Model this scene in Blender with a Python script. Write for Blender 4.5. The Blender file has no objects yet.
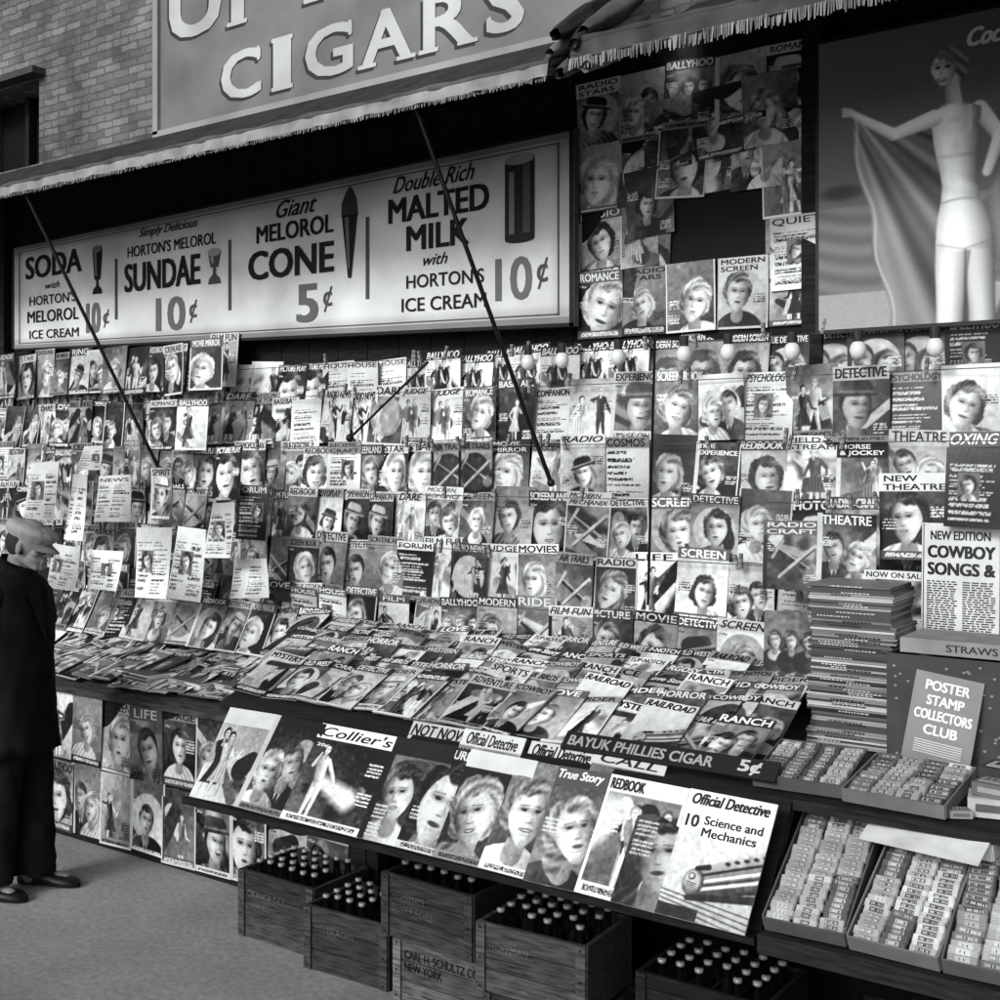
import bpy, math, random
import numpy as np
from mathutils import Matrix, Vector
R = random.Random(11)
sc = bpy.context.scene
COL = sc.collection
A = math.radians(35.22); CA, SA = math.cos(A), math.sin(A)

def at(Y, u, v):
    """survey helper: point of the real vertical plane y=Y measured off the reference"""
    k = (u-500)/1200.0
    x = Y*(k*CA-SA)/(CA+k*SA)
    f = -x*SA+Y*CA
    return Vector((x, Y, 2-(v-460)*f/1200.0))

# ------------------------------------------------------------ materials
def lin(t):
    return 0.84*np.power(np.clip(t, 0, 1), 2.2)

def mat(name, rough=0.6, nscale=20, namt=0.15, rand=0.0, bump=0.0, metal=0.0, spec=0.3, stretch=(1, 1, 1)):
    m = bpy.data.materials.new(name); m.use_nodes = True
    nt = m.node_tree; N = nt.nodes; L = nt.links
    b = N["Principled BSDF"]
    b.inputs["Roughness"].default_value = rough
    b.inputs["Metallic"].default_value = metal
    b.inputs["Specular IOR Level"].default_value = spec
    at_ = N.new("ShaderNodeAttribute"); at_.attribute_name = "tone"
    tc = N.new("ShaderNodeTexCoord"); mp = N.new("ShaderNodeMapping"); mp.inputs["Scale"].default_value = stretch
    nz = N.new("ShaderNodeTexNoise"); nz.inputs["Scale"].default_value = nscale; nz.inputs["Detail"].default_value = 8
    L.new(tc.outputs["Object"], mp.inputs[0]); L.new(mp.outputs[0], nz.inputs["Vector"])
    mr = N.new("ShaderNodeMapRange"); mr.inputs["From Min"].default_value = 0.3; mr.inputs["From Max"].default_value = 0.7
    mr.inputs["To Min"].default_value = 1-namt; mr.inputs["To Max"].default_value = 1+namt*0.5
    L.new(nz.outputs["Fac"], mr.inputs["Value"])
    oi = N.new("ShaderNodeObjectInfo")
    m2 = N.new("ShaderNodeMapRange"); m2.inputs["To Min"].default_value = 1-rand; m2.inputs["To Max"].default_value = 1+rand*0.3
    L.new(oi.outputs["Random"], m2.inputs["Value"])
    mu = N.new("ShaderNodeMath"); mu.operation = 'MULTIPLY'
    L.new(mr.outputs[0], mu.inputs[0]); L.new(m2.outputs[0], mu.inputs[1])
    vm = N.new("ShaderNodeVectorMath"); vm.operation = 'SCALE'
    L.new(at_.outputs["Color"], vm.inputs[0]); L.new(mu.outputs[0], vm.inputs["Scale"])
    L.new(vm.outputs[0], b.inputs["Base Color"])
    if bump:
        bp = N.new("ShaderNodeBump"); bp.inputs["Strength"].default_value = bump; bp.inputs["Distance"].default_value = 0.01
        L.new(nz.outputs["Fac"], bp.inputs["Height"]); L.new(bp.outputs[0], b.inputs["Normal"])
    return m
M_PAPER = mat("printed_paper", 0.42, 7, 0.2, rand=0.36, bump=0.25, spec=0.3)
M_SIGN = mat("painted_board", 0.6, 2.2, 0.3, bump=0.08, spec=.15)
M_POSTER = mat("poster_paper", 0.5, 2.2, 0.08, bump=0.05, spec=.25)
M_WOOD = mat("weathered_wood", 0.75, 11, 0.75, bump=0.4, stretch=(1, 8, 8), spec=.15)
M_METAL = mat("dull_iron", 0.45, 30, 0.3, metal=0.2, bump=0.1)
M_CLOTH = mat("woven_cloth", 0.95, 9, 0.4, bump=0.5, spec=.08)
M_SKIN = mat("skin", 0.6, 30, 0.12, bump=0.1)
M_GLASS = mat("bottle_glass", 0.15, 10, 0.1, spec=0.8)
M_CARD = mat("cardboard", 0.8, 12, 0.25, rand=0.2, bump=0.15)

# ------------------------------------------------------------ mesh builder
_tc = {}
def text_geo(s, shear):
    key = (s, shear)
    if key in _tc: return _tc[key]
    cu = bpy.data.curves.new("t", 'FONT'); cu.body = s; cu.shear = shear; cu.resolution_u = 3
    cu.fill_mode = 'FRONT'
    o = bpy.data.objects.new("t", cu); COL.objects.link(o)
    bpy.context.view_layer.update()
    me = bpy.data.meshes.new_from_object(o)
    n = len(me.vertices); v = np.zeros(n*3); me.vertices.foreach_get("co", v); v = v.reshape(-1, 3)[:, :2]
    f = [tuple(p.vertices) for p in me.polygons]
    lo = v.min(0); hi = v.max(0)
    v = (v-lo)/np.maximum(hi-lo, 1e-6)
    bpy.data.objects.remove(o); bpy.data.curves.remove(cu); bpy.data.meshes.remove(me)
    _tc[key] = (v, f)
    return _tc[key]

class MB:
    def __init__(s): s.v = []; s.f = []; s.t = []
    def add(s, vs, fs, tone):
        b = len(s.v); s.v.extend([tuple(p) for p in vs]); s.f.extend([tuple(i+b for i in f) for f in fs])
        if np.isscalar(tone): s.t.extend([tone]*len(vs))
        else: s.t.extend(list(tone))
        return b
    def box(s, cx, cy, cz, sx, sy, sz, tone):
        x, y, z = sx/2, sy/2, sz/2
        vs = [(cx+i*x, cy+j*y, cz+k*z) for i in (-1, 1) for j in (-1, 1) for k in (-1, 1)]
        s.add(vs, [(0, 1, 3, 2), (4, 6, 7, 5), (0, 4, 5, 1), (2, 3, 7, 6), (0, 2, 6, 4), (1, 5, 7, 3)], tone)
    def cyl(s, p0, p1, r0, r1, tone, n=12):
        p0 = Vector(p0); p1 = Vector(p1); d = (p1-p0).normalized()
        a = d.orthogonal().normalized(); b = d.cross(a)
        vs = []
        for p, r in ((p0, r0), (p1, r1)):
            for i in range(n):
                t = 2*math.pi*i/n; vs.append(p+a*r*math.cos(t)+b*r*math.sin(t))
        fs = [(i, (i+1) % n, n+(i+1) % n, n+i) for i in range(n)]
        fs += [tuple(range(n))[::-1], tuple(range(n, 2*n))]
        s.add(vs, fs, tone)
    def ball(s, c, r, tone, nu=16, nv=10, M=None):
        c = Vector(c); vs = []; fs = []
        for j in range(nv+1):
            ph = math.pi*j/nv
            for i in range(nu):
                th = 2*math.pi*i/nu
                p = Vector((r[0]*math.sin(ph)*math.cos(th), r[1]*math.sin(ph)*math.sin(th), r[2]*math.cos(ph)))
                if M: p = M @ p
                vs.append(c+p)
        for j in range(nv):
            for i in range(nu):
                fs.append((j*nu+i, (j+1)*nu+i, (j+1)*nu+(i+1) % nu, j*nu+(i+1) % nu))
        s.add(vs, fs, tone)
    def cap(s, p0, p1, r0, r1, tone=0.5):
        s.cyl(p0, p1, r0, r1, tone, 14); s.ball(p0, (r0,)*3, tone, 14, 8); s.ball(p1, (r1,)*3, tone, 14, 8)
    def loft(s, rings, tone, close=True):
        n = len(rings[0]); vs = [p for r in rings for p in r]; fs = []
        for j in range(len(rings)-1):
            for i in range(n if close else n-1):
                fs.append((j*n+i, j*n+(i+1) % n, (j+1)*n+(i+1) % n, (j+1)*n+i))
        s.add(vs, fs, tone)
    def grid(s, arr, x0, y0, w, h, z=0.0):
        ny, nx = arr.shape
        X, Y = np.meshgrid(np.linspace(x0, x0+w, nx), np.linspace(y0, y0+h, ny))
        vs = np.stack([X.ravel(), Y.ravel(), np.full(nx*ny, z)], 1).tolist()
        fs = [(j*nx+i, j*nx+i+1, (j+1)*nx+i+1, (j+1)*nx+i) for j in range(ny-1) for i in range(nx-1)]
        s.add(vs, fs, arr.ravel().tolist())
    def rect(s, x, y, w, h, z, tone):
        s.add([(x, y, z), (x+w, y, z), (x+w, y+h, z), (x, y+h, z)], [(0, 1, 2, 3)], tone)
    def poly(s, pts, z, tone):
        s.add([(p[0], p[1], z) for p in pts], [tuple(range(len(pts)))], tone)
    def ell(s, cx, cy, rx, ry, z, tone, n=24):
        s.poly([(cx+rx*math.cos(2*math.pi*i/n), cy+ry*math.sin(2*math.pi*i/n)) for i in range(n)], z, tone)
    def text(s, st, x, y, w, h, z, tone, bold=0.0, shear=0.0):
        v, f = text_geo(st, shear)
        lh = h/(1+st.count("\n")*1.3); d = bold*lh*1.15
        offs = [(0, 0)] if bold < .008 else [(-d, -d*.5), (d, -d*.5), (-d, d*.5), (d, d*.5)]
        for k, (dx, dy) in enumerate(offs):
            s.add([(x+d+a*(w-2*d)+dx, y+d*.5+b*(h-d)+dy, z+.00013*k) for a, b in v], f, tone)
    def warp(s, fn, a=0):
        for i in range(a, len(s.v)): s.v[i] = tuple(fn(*s.v[i]))
    def mesh(s, name, m, smooth=False):
        me = bpy.data.meshes.new(name); me.from_pydata(s.v, [], s.f)
        at_ = me.color_attributes.new("tone", 'FLOAT_COLOR', 'POINT')
        l = lin(np.array(s.t)); cc = np.stack([l, l, l, np.ones_like(l)], 1).astype(np.float32)
        at_.data.foreach_set("color", cc.ravel())
        me.materials.append(m)
        if smooth: me.polygons.foreach_set("use_smooth", [True]*len(me.polygons))
        me.update()
        return me
    def obj(s, name, m, parent=None, label=None, cat=None, group=None, smooth=False):
        return mk(name, s.mesh(name, m, smooth), parent, label, cat, group)

def mk(name, me, parent=None, label=None, cat=None, group=None, M=None):
    o = bpy.data.objects.new(name, me); COL.objects.link(o)
    if M is not None: o.matrix_world = M
    if parent: o.parent = parent
    if label: o["label"] = label
    if cat: o["category"] = cat
    if group: o["group"] = group
    return o
def bevel(o, w=0.004):
    b = o.modifiers.new("bevel", 'BEVEL'); b.width = w; b.segments = 2; b.limit_method = 'ANGLE'

# ------------------------------------------------------------ cover art painter
def m_(d, w=0.012): return np.clip(0.5-d/w, 0, 1)
def el(X, Y, cx, cy, rx, ry): return (np.hypot((X-cx)/rx, (Y-cy)/ry)-1)*min(rx, ry)
def cp(X, Y, x0, y0, x1, y1, r0, r1):
    dx, dy = x1-x0, y1-y0; t = np.clip(((X-x0)*dx+(Y-y0)*dy)/(dx*dx+dy*dy+1e-9), 0, 1)
    return np.hypot(X-x0-t*dx, Y-y0-t*dy)-(r0+(r1-r0)*t)
def bl(P, m, t): return P*(1-m)+t*m
def blur(P, n=1):
    for _ in range(n):
        Q = np.pad(P, 1, mode='edge'); P = (Q[1:-1, 1:-1]*2+Q[:-2, 1:-1]+Q[2:, 1:-1]+Q[1:-1, :-2]+Q[1:-1, 2:])/6
    return P
def portrait(P, X, Y, cx, cy, r, rg, hair, skin=0.92, cloth=0.3, hat=False, man=False):
    d = rg.choice([-1, 1]); tl = rg.uniform(-0.42, 0.42); turn = rg.uniform(-.05, .36)*d*r
    P = bl(P, .3*np.exp(-((X-cx-.1*d)**2+(Y-cy-.1)**2)/.06), .7)
    q0 = (X-cx)*d/r
    shd = m_(el(X, Y, cx-tl*r, cy-2.6*r, (2.1 if man else 1.7)*r, 1.45*r))
    P = bl(P, shd, np.clip(cloth-.14*q0+.12*np.sin((X*d+Y*.8)*70*(.2/r))*(cloth > .2), 0, 1))
    if not man and rg.random() < .55:
        P = bl(P, m_(el(X, Y, cx, cy-1.85*r, .95*r, .75*r), .02), np.clip(skin*.90-.25*q0, 0, 1))
    if man:
        P = bl(P, m_(cp(X, Y, cx, cy-1.15*r, cx, cy-2.4*r, .42*r, .1*r)), 0.92)
        P = bl(P, m_(cp(X, Y, cx, cy-1.5*r, cx, cy-2.6*r, .08*r, .14*r)), 0.08)
    P = bl(P, m_(cp(X, Y, cx+tl*.3*r, cy-.5*r, cx, cy-1.5*r, .33*r, .42*r)), np.clip(skin*0.60-.22*q0, 0, 1))
    c_, s_ = math.cos(tl), math.sin(tl)
    Xr = (X-cx)*c_+(Y-cy)*s_; Yr = -(X-cx)*s_+(Y-cy)*c_
    ang = np.arctan2(Yr-.1*r, Xr); rad = np.hypot(Xr, Yr-.1*r)/r
    ph = rg.uniform(0, 6); fq = rg.choice([3, 4, 5, 7])
    strands = (.13 if hair > .3 else .08)*np.sin(ang*fq+rad*rg.choice([8, 13, 19])+ph)+.05*np.sin(ang*23+rad*17+ph)
    hi = (.32 if hair < .3 else .35)*np.exp(-((ang-1.57+.7*d)**2)*3-((rad-1.0)**2)*14)
    ht_ = np.clip(hair+strands+hi-.18*q0*(hair > .3), .02, .97)
    if not man:
        P = bl(P, m_(el(Xr, Yr, -.05*turn, rg.uniform(.08, .2)*r, rg.uniform(.98, 1.16)*r, rg.uniform(1.13, 1.28)*r)-0.04*r*np.sin(ang*6+ph)-.02*r*np.sin(ang*19+ph), .02), ht_)
        hk = rg.random()
        if hk < .5:
            for sg in (-1, 1): P = bl(P, m_(el(Xr, Yr, sg*.78*r, -.4*r, .34*r, .42*r)-.02*r*np.sin(ang*14)), ht_)
        elif hk < .7: P = bl(P, m_(el(Xr, Yr, -d*.75*r, -.75*r, .42*r, .8*r)), ht_)
    else: P = bl(P, m_(el(Xr, Yr, 0, .30*r, .86*r, .98*r)), ht_)
    fx = turn*.9
    side = np.clip((Xr*d)/r+.15, 0, 1)
    q = np.hypot((Xr-fx*.4)/(.8*r), (Yr+.14*r)/(1.1*r))
    sh = skin-0.55*side**1.6-0.22*np.clip(q, 0, 1)**4
    sh = sh-.14*np.exp(-((Xr-fx)**2/(.4*r)**2+(Yr-.1*r)**2/(.10*r)**2))-.10*np.exp(-((Xr-fx-.45*r*d)**2+(Yr+.35*r)**2)/(.04*r*r))
    sh = sh+.08*np.exp(-((Xr-fx+.3*r*d)**2+(Yr+.22*r)**2)/(.04*r*r))+.06*np.exp(-((Xr-fx)**2+(Yr-.45*r)**2)/(.05*r*r))
    lo = np.clip(-(Yr+.1*r)/r, 0, 1)
    jaw = .76-.26*lo**1.5
    fm = m_((np.hypot((Xr-fx*.4*(1+lo))/(jaw*r), (Yr+.14*r)/(1.08*r))-1)*.76*r, .016)
    P = bl(P, fm, sh)
    if not hat:
        hl = rg.choice([.26, -.26, .1]); P = bl(P, fm*m_((.60*r+hl*Xr*d+.30*np.abs(Xr)+.03*r*np.sin(Xr/r*14))-Yr, .03), ht_*.95)
    for sgn in (-1, 1):
        nar = max(.55, 1-.9*max(0, sgn*turn/r))
        ex = fx+sgn*.31*r*nar
        P = bl(P, .45*m_(el(Xr, Yr, ex, .15*r, .22*r*nar, .13*r), .05), 0.25)
        P = bl(P, .9*m_(el(Xr, Yr, ex, .10*r, .12*r*nar, .05*r), .009), 0.07)
        P = bl(P, .6*m_(cp(Xr, Yr, ex-.17*r*nar, .15*r, ex+.17*r*nar, .155*r, .016*r, .016*r), .009), 0.1)
        P = bl(P, .65*m_(cp(Xr, Yr, ex-.19*r*nar, .29*r-.05*r*(sgn < 0), ex+.19*r*nar, .29*r-.05*r*(sgn > 0), .014*r, .014*r), .012), 0.15)
    P = bl(P, .45*m_(cp(Xr, Yr, fx+.08*r*d, .05*r, fx+.14*r*d, -.26*r, .015*r, .05*r), .03), 0.35)
    P = bl(P, .6*m_(el(Xr, Yr, fx+.02*r*d, -.33*r, .11*r, .03*r), .012), 0.22)
    lw = rg.uniform(.17, .28); ly = -.60*r
    P = bl(P, .85*m_(el(Xr, Yr-.25*(Xr-fx)**2/r, fx, ly, lw*r, .075*r), .011), 0.14)
    if rg.random() < .55 and not man: P = bl(P, .9*m_(el(Xr, Yr-.25*(Xr-fx)**2/r, fx, ly, lw*.7*r, .030*r), .008), 0.93)
    P = bl(P, .35*m_(el(Xr, Yr, fx, -.77*r, .16*r, .04*r), .03), 0.3)
    if hat:
        ht = rg.choice([.06, .2, .8])
        P = bl(P, m_(cp(Xr, Yr, -.45*r, .92*r, .45*r, .97*r, .46*r, .42*r)), np.clip(ht-.1*q0, 0, 1))
        P = bl(P, m_(cp(Xr, Yr, -.82*r, .66*r, .82*r, .76*r, .08*r, .08*r)), .5-ht*.4)
        P = bl(P, m_(cp(Xr, Yr, -1.15*r, .50*r, 1.15*r, .66*r, .09*r, .07*r)), ht*.8)
    return P
def figure(P, X, Y, cx, y0, h, rg, cloth, skin=0.87):
    lean = rg.uniform(-.08, .08)*h; sd = rg.choice([-1, 1])
    def c(x0, y0_, x1, y1, r0, r1, t):
        nonlocal P
        ax, ay = x1-x0, y1-y0_; ln = math.hypot(ax, ay)+1e-9
        s_ = ((X-x0)*(-ay)+(Y-y0_)*ax)/ln/max(r0, r1)*sd
        P = bl(P, m_(cp(X, Y, x0, y0_, x1, y1, r0, r1)), np.clip(t-.30*np.clip(s_, -.3, 1), 0, 1))
    for sg in (-1, 1):
        fx = cx+sg*rg.uniform(.02, .14)*h
        lt = cloth*rg.uniform(.7, 1.2) if rg.random() < .5 else skin
        c(cx+sg*.035*h, y0+.48*h, (cx+fx)/2+sg*.02*h, y0+.24*h, .06*h, .04*h, lt)
        c((cx+fx)/2+sg*.02*h, y0+.24*h, fx, y0, .04*h, .022*h, lt)
        ex, ey = cx+sg*rg.uniform(.14, .22)*h, y0+rg.uniform(.55, .8)*h
        at2 = rg.choice([skin, cloth])
        c(cx+lean+sg*.09*h, y0+.79*h, ex, ey, .036*h, .028*h, at2); c(ex, ey, ex-sg*rg.uniform(-.1, .12)*h, ey+rg.uniform(-.15, .2)*h, .027*h, .018*h, at2)
    c(cx+lean, y0+.76*h, cx, y0+.48*h, .10*h, .07*h, cloth)
    if rg.random() < .5: P = bl(P, m_(np.maximum(np.abs(X-cx)-(.06*h+(y0+.55*h-Y)*.35), np.maximum(Y-y0-.55*h, y0+.2*h-Y))), np.clip(cloth+.1*np.sin(X*140), .03, .92))
    c(cx+lean, y0+.82*h, cx+lean*1.2, y0+.9*h, .028*h, .025*h, skin*.8)
    P = bl(P, m_(el(X, Y, cx+lean*1.2, y0+.95*h, .066*h, .078*h)), rg.choice([.06, .3, .6]))
    P = bl(P, m_(el(X, Y, cx+lean*1.2+.012*h, y0+.928*h, .045*h, .06*h)), skin)
    P = bl(P, .7*m_(cp(X, Y, cx+lean*1.2-.015*h, y0+.938*h, cx+lean*1.2+.04*h, y0+.938*h, .006*h, .006*h), .009), .15)
    P = bl(P, .7*m_(el(X, Y, cx+lean*1.2+.015*h, y0+.90*h, .014*h, .006*h), .009), .2)
    return P
def art(style, seed, nx, ny, asp=0.77):
    rg = random.Random(seed); nr = np.random.RandomState(seed)
    X, Y = np.meshgrid(np.linspace(0, asp, nx), np.linspace(0, 1, ny))
    bg = {'woman': rg.choice([.12, .28, .45, .6, .85]), 'blonde': rg.choice([.08, .2, .35, .5]), 'man': rg.choice([.08, .25, .5, .85]),
          'pair': rg.choice([.12, .35, .6, .8]), 'figs': rg.choice([.18, .4, .6, .75, .92]), 'list': .88, 'darklist': .1,
          'train': .85, 'plane': rg.choice([.4, .6, .8]), 'glamour': rg.choice([.1, .3, .55]), 'six': .22, 'news': .85}[style]
    pic = style not in ('list', 'darklist', 'news')
    P = bg+0.3*(Y-.5)*rg.choice([-1, 1])+0.2*(X-.38)*rg.choice([-1, 1])
    if style in ('figs', 'pair', 'man', 'plane') and rg.random() < .8:
        for k in range(rg.choice([2, 3, 5, 7])):
            P = bl(P, m_(cp(X, Y, rg.uniform(-.1, .9), rg.uniform(0, .8), rg.uniform(-.1, .9), rg.uniform(0, .8), rg.uniform(.02, .14), rg.uniform(.01, .12)), rg.choice([.01, .02, .08])), rg.choice([.07, .2, .35, .5, .65, .85]))
    if rg.random() < .18 and pic:
        P = bl(P, m_(el(X, Y, asp*.5, .48, .33, .33)), rg.choice([.8, .6, .2]))
    if rg.random() < .2 and pic:
        P = bl(P, m_(np.abs(X*.8+Y*rg.choice([-1, 1])-rg.uniform(.1, .9))-.07), rg.choice([.8, .15, .5]))
    u = asp*rg.uniform(.36, .64); cy = rg.uniform(.38, .54); rr = rg.uniform(.16, .27)
    if style == 'woman': P = portrait(P, X, Y, u, cy, rr, rg, rg.choice([.06, .12, .22, .32]), cloth=rg.choice([.08, .4, .6, .88]), hat=rg.random() < .25)
    if style == 'blonde': P = portrait(P, X, Y, u, cy, rr, rg, rg.choice([.42, .55, .66]), .94, cloth=rg.choice([.1, .5, .88]), hat=rg.random() < .1)
    if style == 'man': P = portrait(P, X, Y, u, cy, rr, rg, .08, .82, cloth=rg.choice([.08, .25]), hat=rg.random() < .6, man=True)
    if style == 'glamour': P = portrait(P, X, Y, u, .46, rg.uniform(.28, .38), rg, rg.choice([.08, .22, .58]), .94, cloth=.5)
    if style == 'pair':
        a_, b_ = (.30, .68) if rg.random() < .5 else (.68, .32)
        P = portrait(P, X, Y, asp*a_, .54, .17, rg, .07, .78, cloth=.1, man=True)
        P = portrait(P, X, Y, asp*b_, .42, .18, rg, rg.choice([.1, .3, .6]), .92, cloth=.8)
    if style == 'figs':
        for i in range(rg.choice([1, 2, 2, 3])):
            P = figure(P, X, Y, asp*rg.uniform(.22, .78), rg.uniform(.02, .12), rg.uniform(.6, .78), rg, rg.choice([.07, .2, .45, .75]))
    if style == 'six':
        for i in range(2):
            for j in range(3):
                P = portrait(P, X, Y, asp*(.2+.3*j), .25+.34*i, .11, rg, rg.choice([.06, .12, .4]), .9, cloth=.15)
    if not pic:
        dk = .12 if style != 'darklist' else .8
        cols = [(.08, .92)] if style != 'news' else [(.05, .48), (.53, .95)]
        for c0, c1 in cols:
            y = .78
            while y > .06:
                hh = rg.choice([.010, .012, .02, .035]); w = rg.uniform(.5, 1)
                mk_ = (np.abs(Y-y) < hh*.6) & (X > asp*c0) & (X < asp*(c0+(c1-c0)*w)) & (nr.rand(ny, nx) > .25)
                P = np.where(mk_, dk, P); y -= hh*2+.016
        if rg.random() < .6:
            x0 = rg.uniform(.1, .5); mk_ = (X > asp*x0) & (X < asp*(x0+.38)) & (Y > .35) & (Y < .68)
            P2 = portrait(P*0+.35, X, Y, asp*(x0+.19), .53, .1, rg, .1); P = np.where(mk_, P2, P)
    if style == 'train':
        P = .88-.25*(.6-Y)
        for i in range(5): P = bl(P, m_(cp(X, Y, -.1, .20-.03*i, .9, .10-.05*i, .005, .005)), .2)
        ax, ay, bx, by = .86, .50, .30, .30
        ln = math.hypot(bx-ax, by-ay); nx_, ny_ = (by-ay)/ln, -(bx-ax)/ln
        s_ = ((X-ax)*nx_+(Y-ay)*ny_)
        body = m_(cp(X, Y, ax, ay, bx, by, .17, .115))
        P = bl(P, body, np.clip(.45+2.2*s_, .1, .9))
        for o1, w1, t1 in ((.05, .010, .06), (.0, .012, .93), (-.03, .004, .06), (-.055, .012, .93)):
            P = bl(P, body*m_(np.abs(s_-o1*(1+.4*(X-.3)))-w1), t1)
        for k in range(6): P = bl(P, m_(el(X, Y, .47+.07*k, .475+.026*k, .022, .014)), .07)
        P = bl(P, m_(el(X, Y, .235, .285, .085, .105)), .25); P = bl(P, m_(el(X, Y, .225, .295, .068, .085), .03), .78)
        P = bl(P, m_(el(X, Y, .215, .33, .026, .026)), .07); P = bl(P, m_(el(X, Y, .213, .332, .017, .017)), .96)
        for k in range(5): P = bl(P, m_(cp(X, Y, .175, .285-.016*k, .265, .275-.016*k, .003, .003), .006), .12)
        P = bl(P, m_(cp(X, Y, .24, .395, .33, .42, .018, .022)), .07)
        P = bl(P, m_(cp(X, Y, .85, .27, .22, .165, .035, .022)), .09)
        P = np.where((Y < .09) & (X < .34), .08, P)
    if style == 'plane':
        sx = rg.uniform(.8, 1.2); oy = rg.uniform(-.08, .05); fl = rg.choice([0, 1])
        Z = asp-X if fl else X
        P = bl(P, m_(cp(Z, Y, .12, .32+oy, .64, .62+oy, .065*sx, .03)), .15); P = bl(P, m_(cp(Z, Y, .14, .36+oy, .6, .63+oy, .015, .01)), .7)
        P = bl(P, m_(cp(Z, Y, .06, .66+oy, .58, .22+oy, .035, .035)), .75); P = bl(P, m_(cp(Z, Y, .06, .63+oy, .58, .19+oy, .01, .01)), .15)
        P = bl(P, m_(cp(Z, Y, .55, .74+oy, .70, .5+oy, .025, .02)), .7)
        P = bl(P, m_(el(Z, Y, .10, .31+oy, .1, .1), .04)*.5, .9)
    if pic:
        lf = np.kron(nr.normal(0, .045, (ny//5+1, nx//5+1)), np.ones((5, 5)))[:ny, :nx]; P = P+blur(lf, 2)
    if pic and style != 'train' and rg.random() < .55:
        bt = rg.choice([.08, .86, .55, .3]); hgt = rg.uniform(.05, .14)
        P = np.where(Y < hgt, bt, P)
        P = np.where((np.abs(Y-hgt*.5) < hgt*.25) & (X > .06) & (X < asp-.06) & (nr.rand(ny, nx) > .3), np.where(bt > .45, .1, .88), P)
    if pic and style != 'train':
        for i in range(rg.choice([0, 1, 2, 2])):
            x0 = rg.choice([.03, asp-.22]); y0 = rg.uniform(.15, .7)
            for k in range(4):
                mk_ = (np.abs(Y-y0+k*.035) < .009) & (X > x0) & (X < x0+.18) & (nr.rand(ny, nx) > .3)
                P = np.where(mk_, .9 if bg < .45 else .08, P)
        if rg.random() < .25: P = np.where((X < .025) | (X > asp-.025) | (Y < .03), .86, P)
        if rg.random() < .15: P = np.where(X < .07, rg.choice([.08, .8]), P)
    P = P+nr.normal(0, .028, P.shape)
    return np.clip(P, .05, .94), bg

_mc = {}
def mag_mesh(title, style, seed, W=.215, H=.285, n=54, kind="magazine", shear=0.0, banner=None, extra=None, tfit=None):
    key = (title, style, seed, W, H)
    if key in _mc: return _mc[key]
    rg = random.Random(seed*7+3)
    P, bg = art(style, seed, n, int(n*1.33), W/H)
    ny = P.shape[0]
    tw = rg.uniform(.085, .135)
    if banner is None: banner = rg.choice([-1, -1, .08, .88, .8, .55, .35, .2]) if title else -1
    bb = bg
    if banner > 0:
        P[int(ny*(.955-tw if '\n' not in title else .79)):, :] = banner; bb = banner
    mb = MB(); mb.grid(P, -W/2, 0, W, H, 0)
    mb.grid(np.full((13, 13), .6), -W/2, 0, W, H, -.005)
    tt = .07 if bb > .42 else .92
    if title:
        wd = min(.95, .18*len(title)+.1)*rg.uniform(.86, 1) if '\n' not in title else .88
        hh = (tw if '\n' not in title else .17)*H
        xo = W*(1-wd)/2
        if tfit: wd = tfit; xo = W*.03; hh = min(hh, .10*H)
        mb.text(title, -W/2+xo, H*.976-hh, W*wd, hh, .0007, tt, rg.choice([.02, .03, .04]), shear)
        if rg.random() < .5 and not extra and not tfit:
            mb.text(rg.choice(["15¢", "10¢", "25¢", "JULY", "20¢"]), -W/2+W*.05, H*.76, W*.15, H*.04, .0007, .08 if bg > .42 else .9, .03)
    if extra:
        for (s, x, y, w, h, t) in extra: mb.text(s, -W/2+x*W, y*H, w*W, h*H, .0009, t, .03, 0)
    a = rg.uniform(-.010, .022); b = rg.uniform(-.012, .012); c = rg.uniform(-.005, .005)
    if H > .32: a *= .4; b *= .4; c *= .4
    mb.warp(lambda x, y, z: (x, y, z+a*((y/H)**2)+b*(x/W)*(y/H)+c*math.sin(x/W*4)))
    me = mb.mesh(kind, M_PAPER); _mc[key] = me
    return me
DESC = {'woman': "dark-haired woman's portrait", 'blonde': "blonde woman's portrait", 'man': "man's portrait", 'pair': "couple's portrait", 'figs': "painted figures",
        'list': "light text-filled cover", 'darklist': "dark text-filled cover", 'train': "streamlined train cover",
        'plane': "airplane cover", 'glamour': "large woman's face", 'six': "six small portraits", 'news': "newsprint columns"}
def put(me, name, loc, tilt, yaw=0, roll=0, style='woman', where="on the rack", cat="magazine", group=None, sc_=1.0):
    M = Matrix.Translation(loc) @ Matrix.Rotation(math.radians(yaw), 4, 'Z') @ Matrix.Rotation(math.radians(tilt), 4, 'X') @ Matrix.Rotation(math.radians(roll), 4, 'Z') @ Matrix.Scale(sc_, 4)
    return mk(name, me, None, cat+" with "+DESC[style]+" "+where, cat, group, M)

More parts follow.
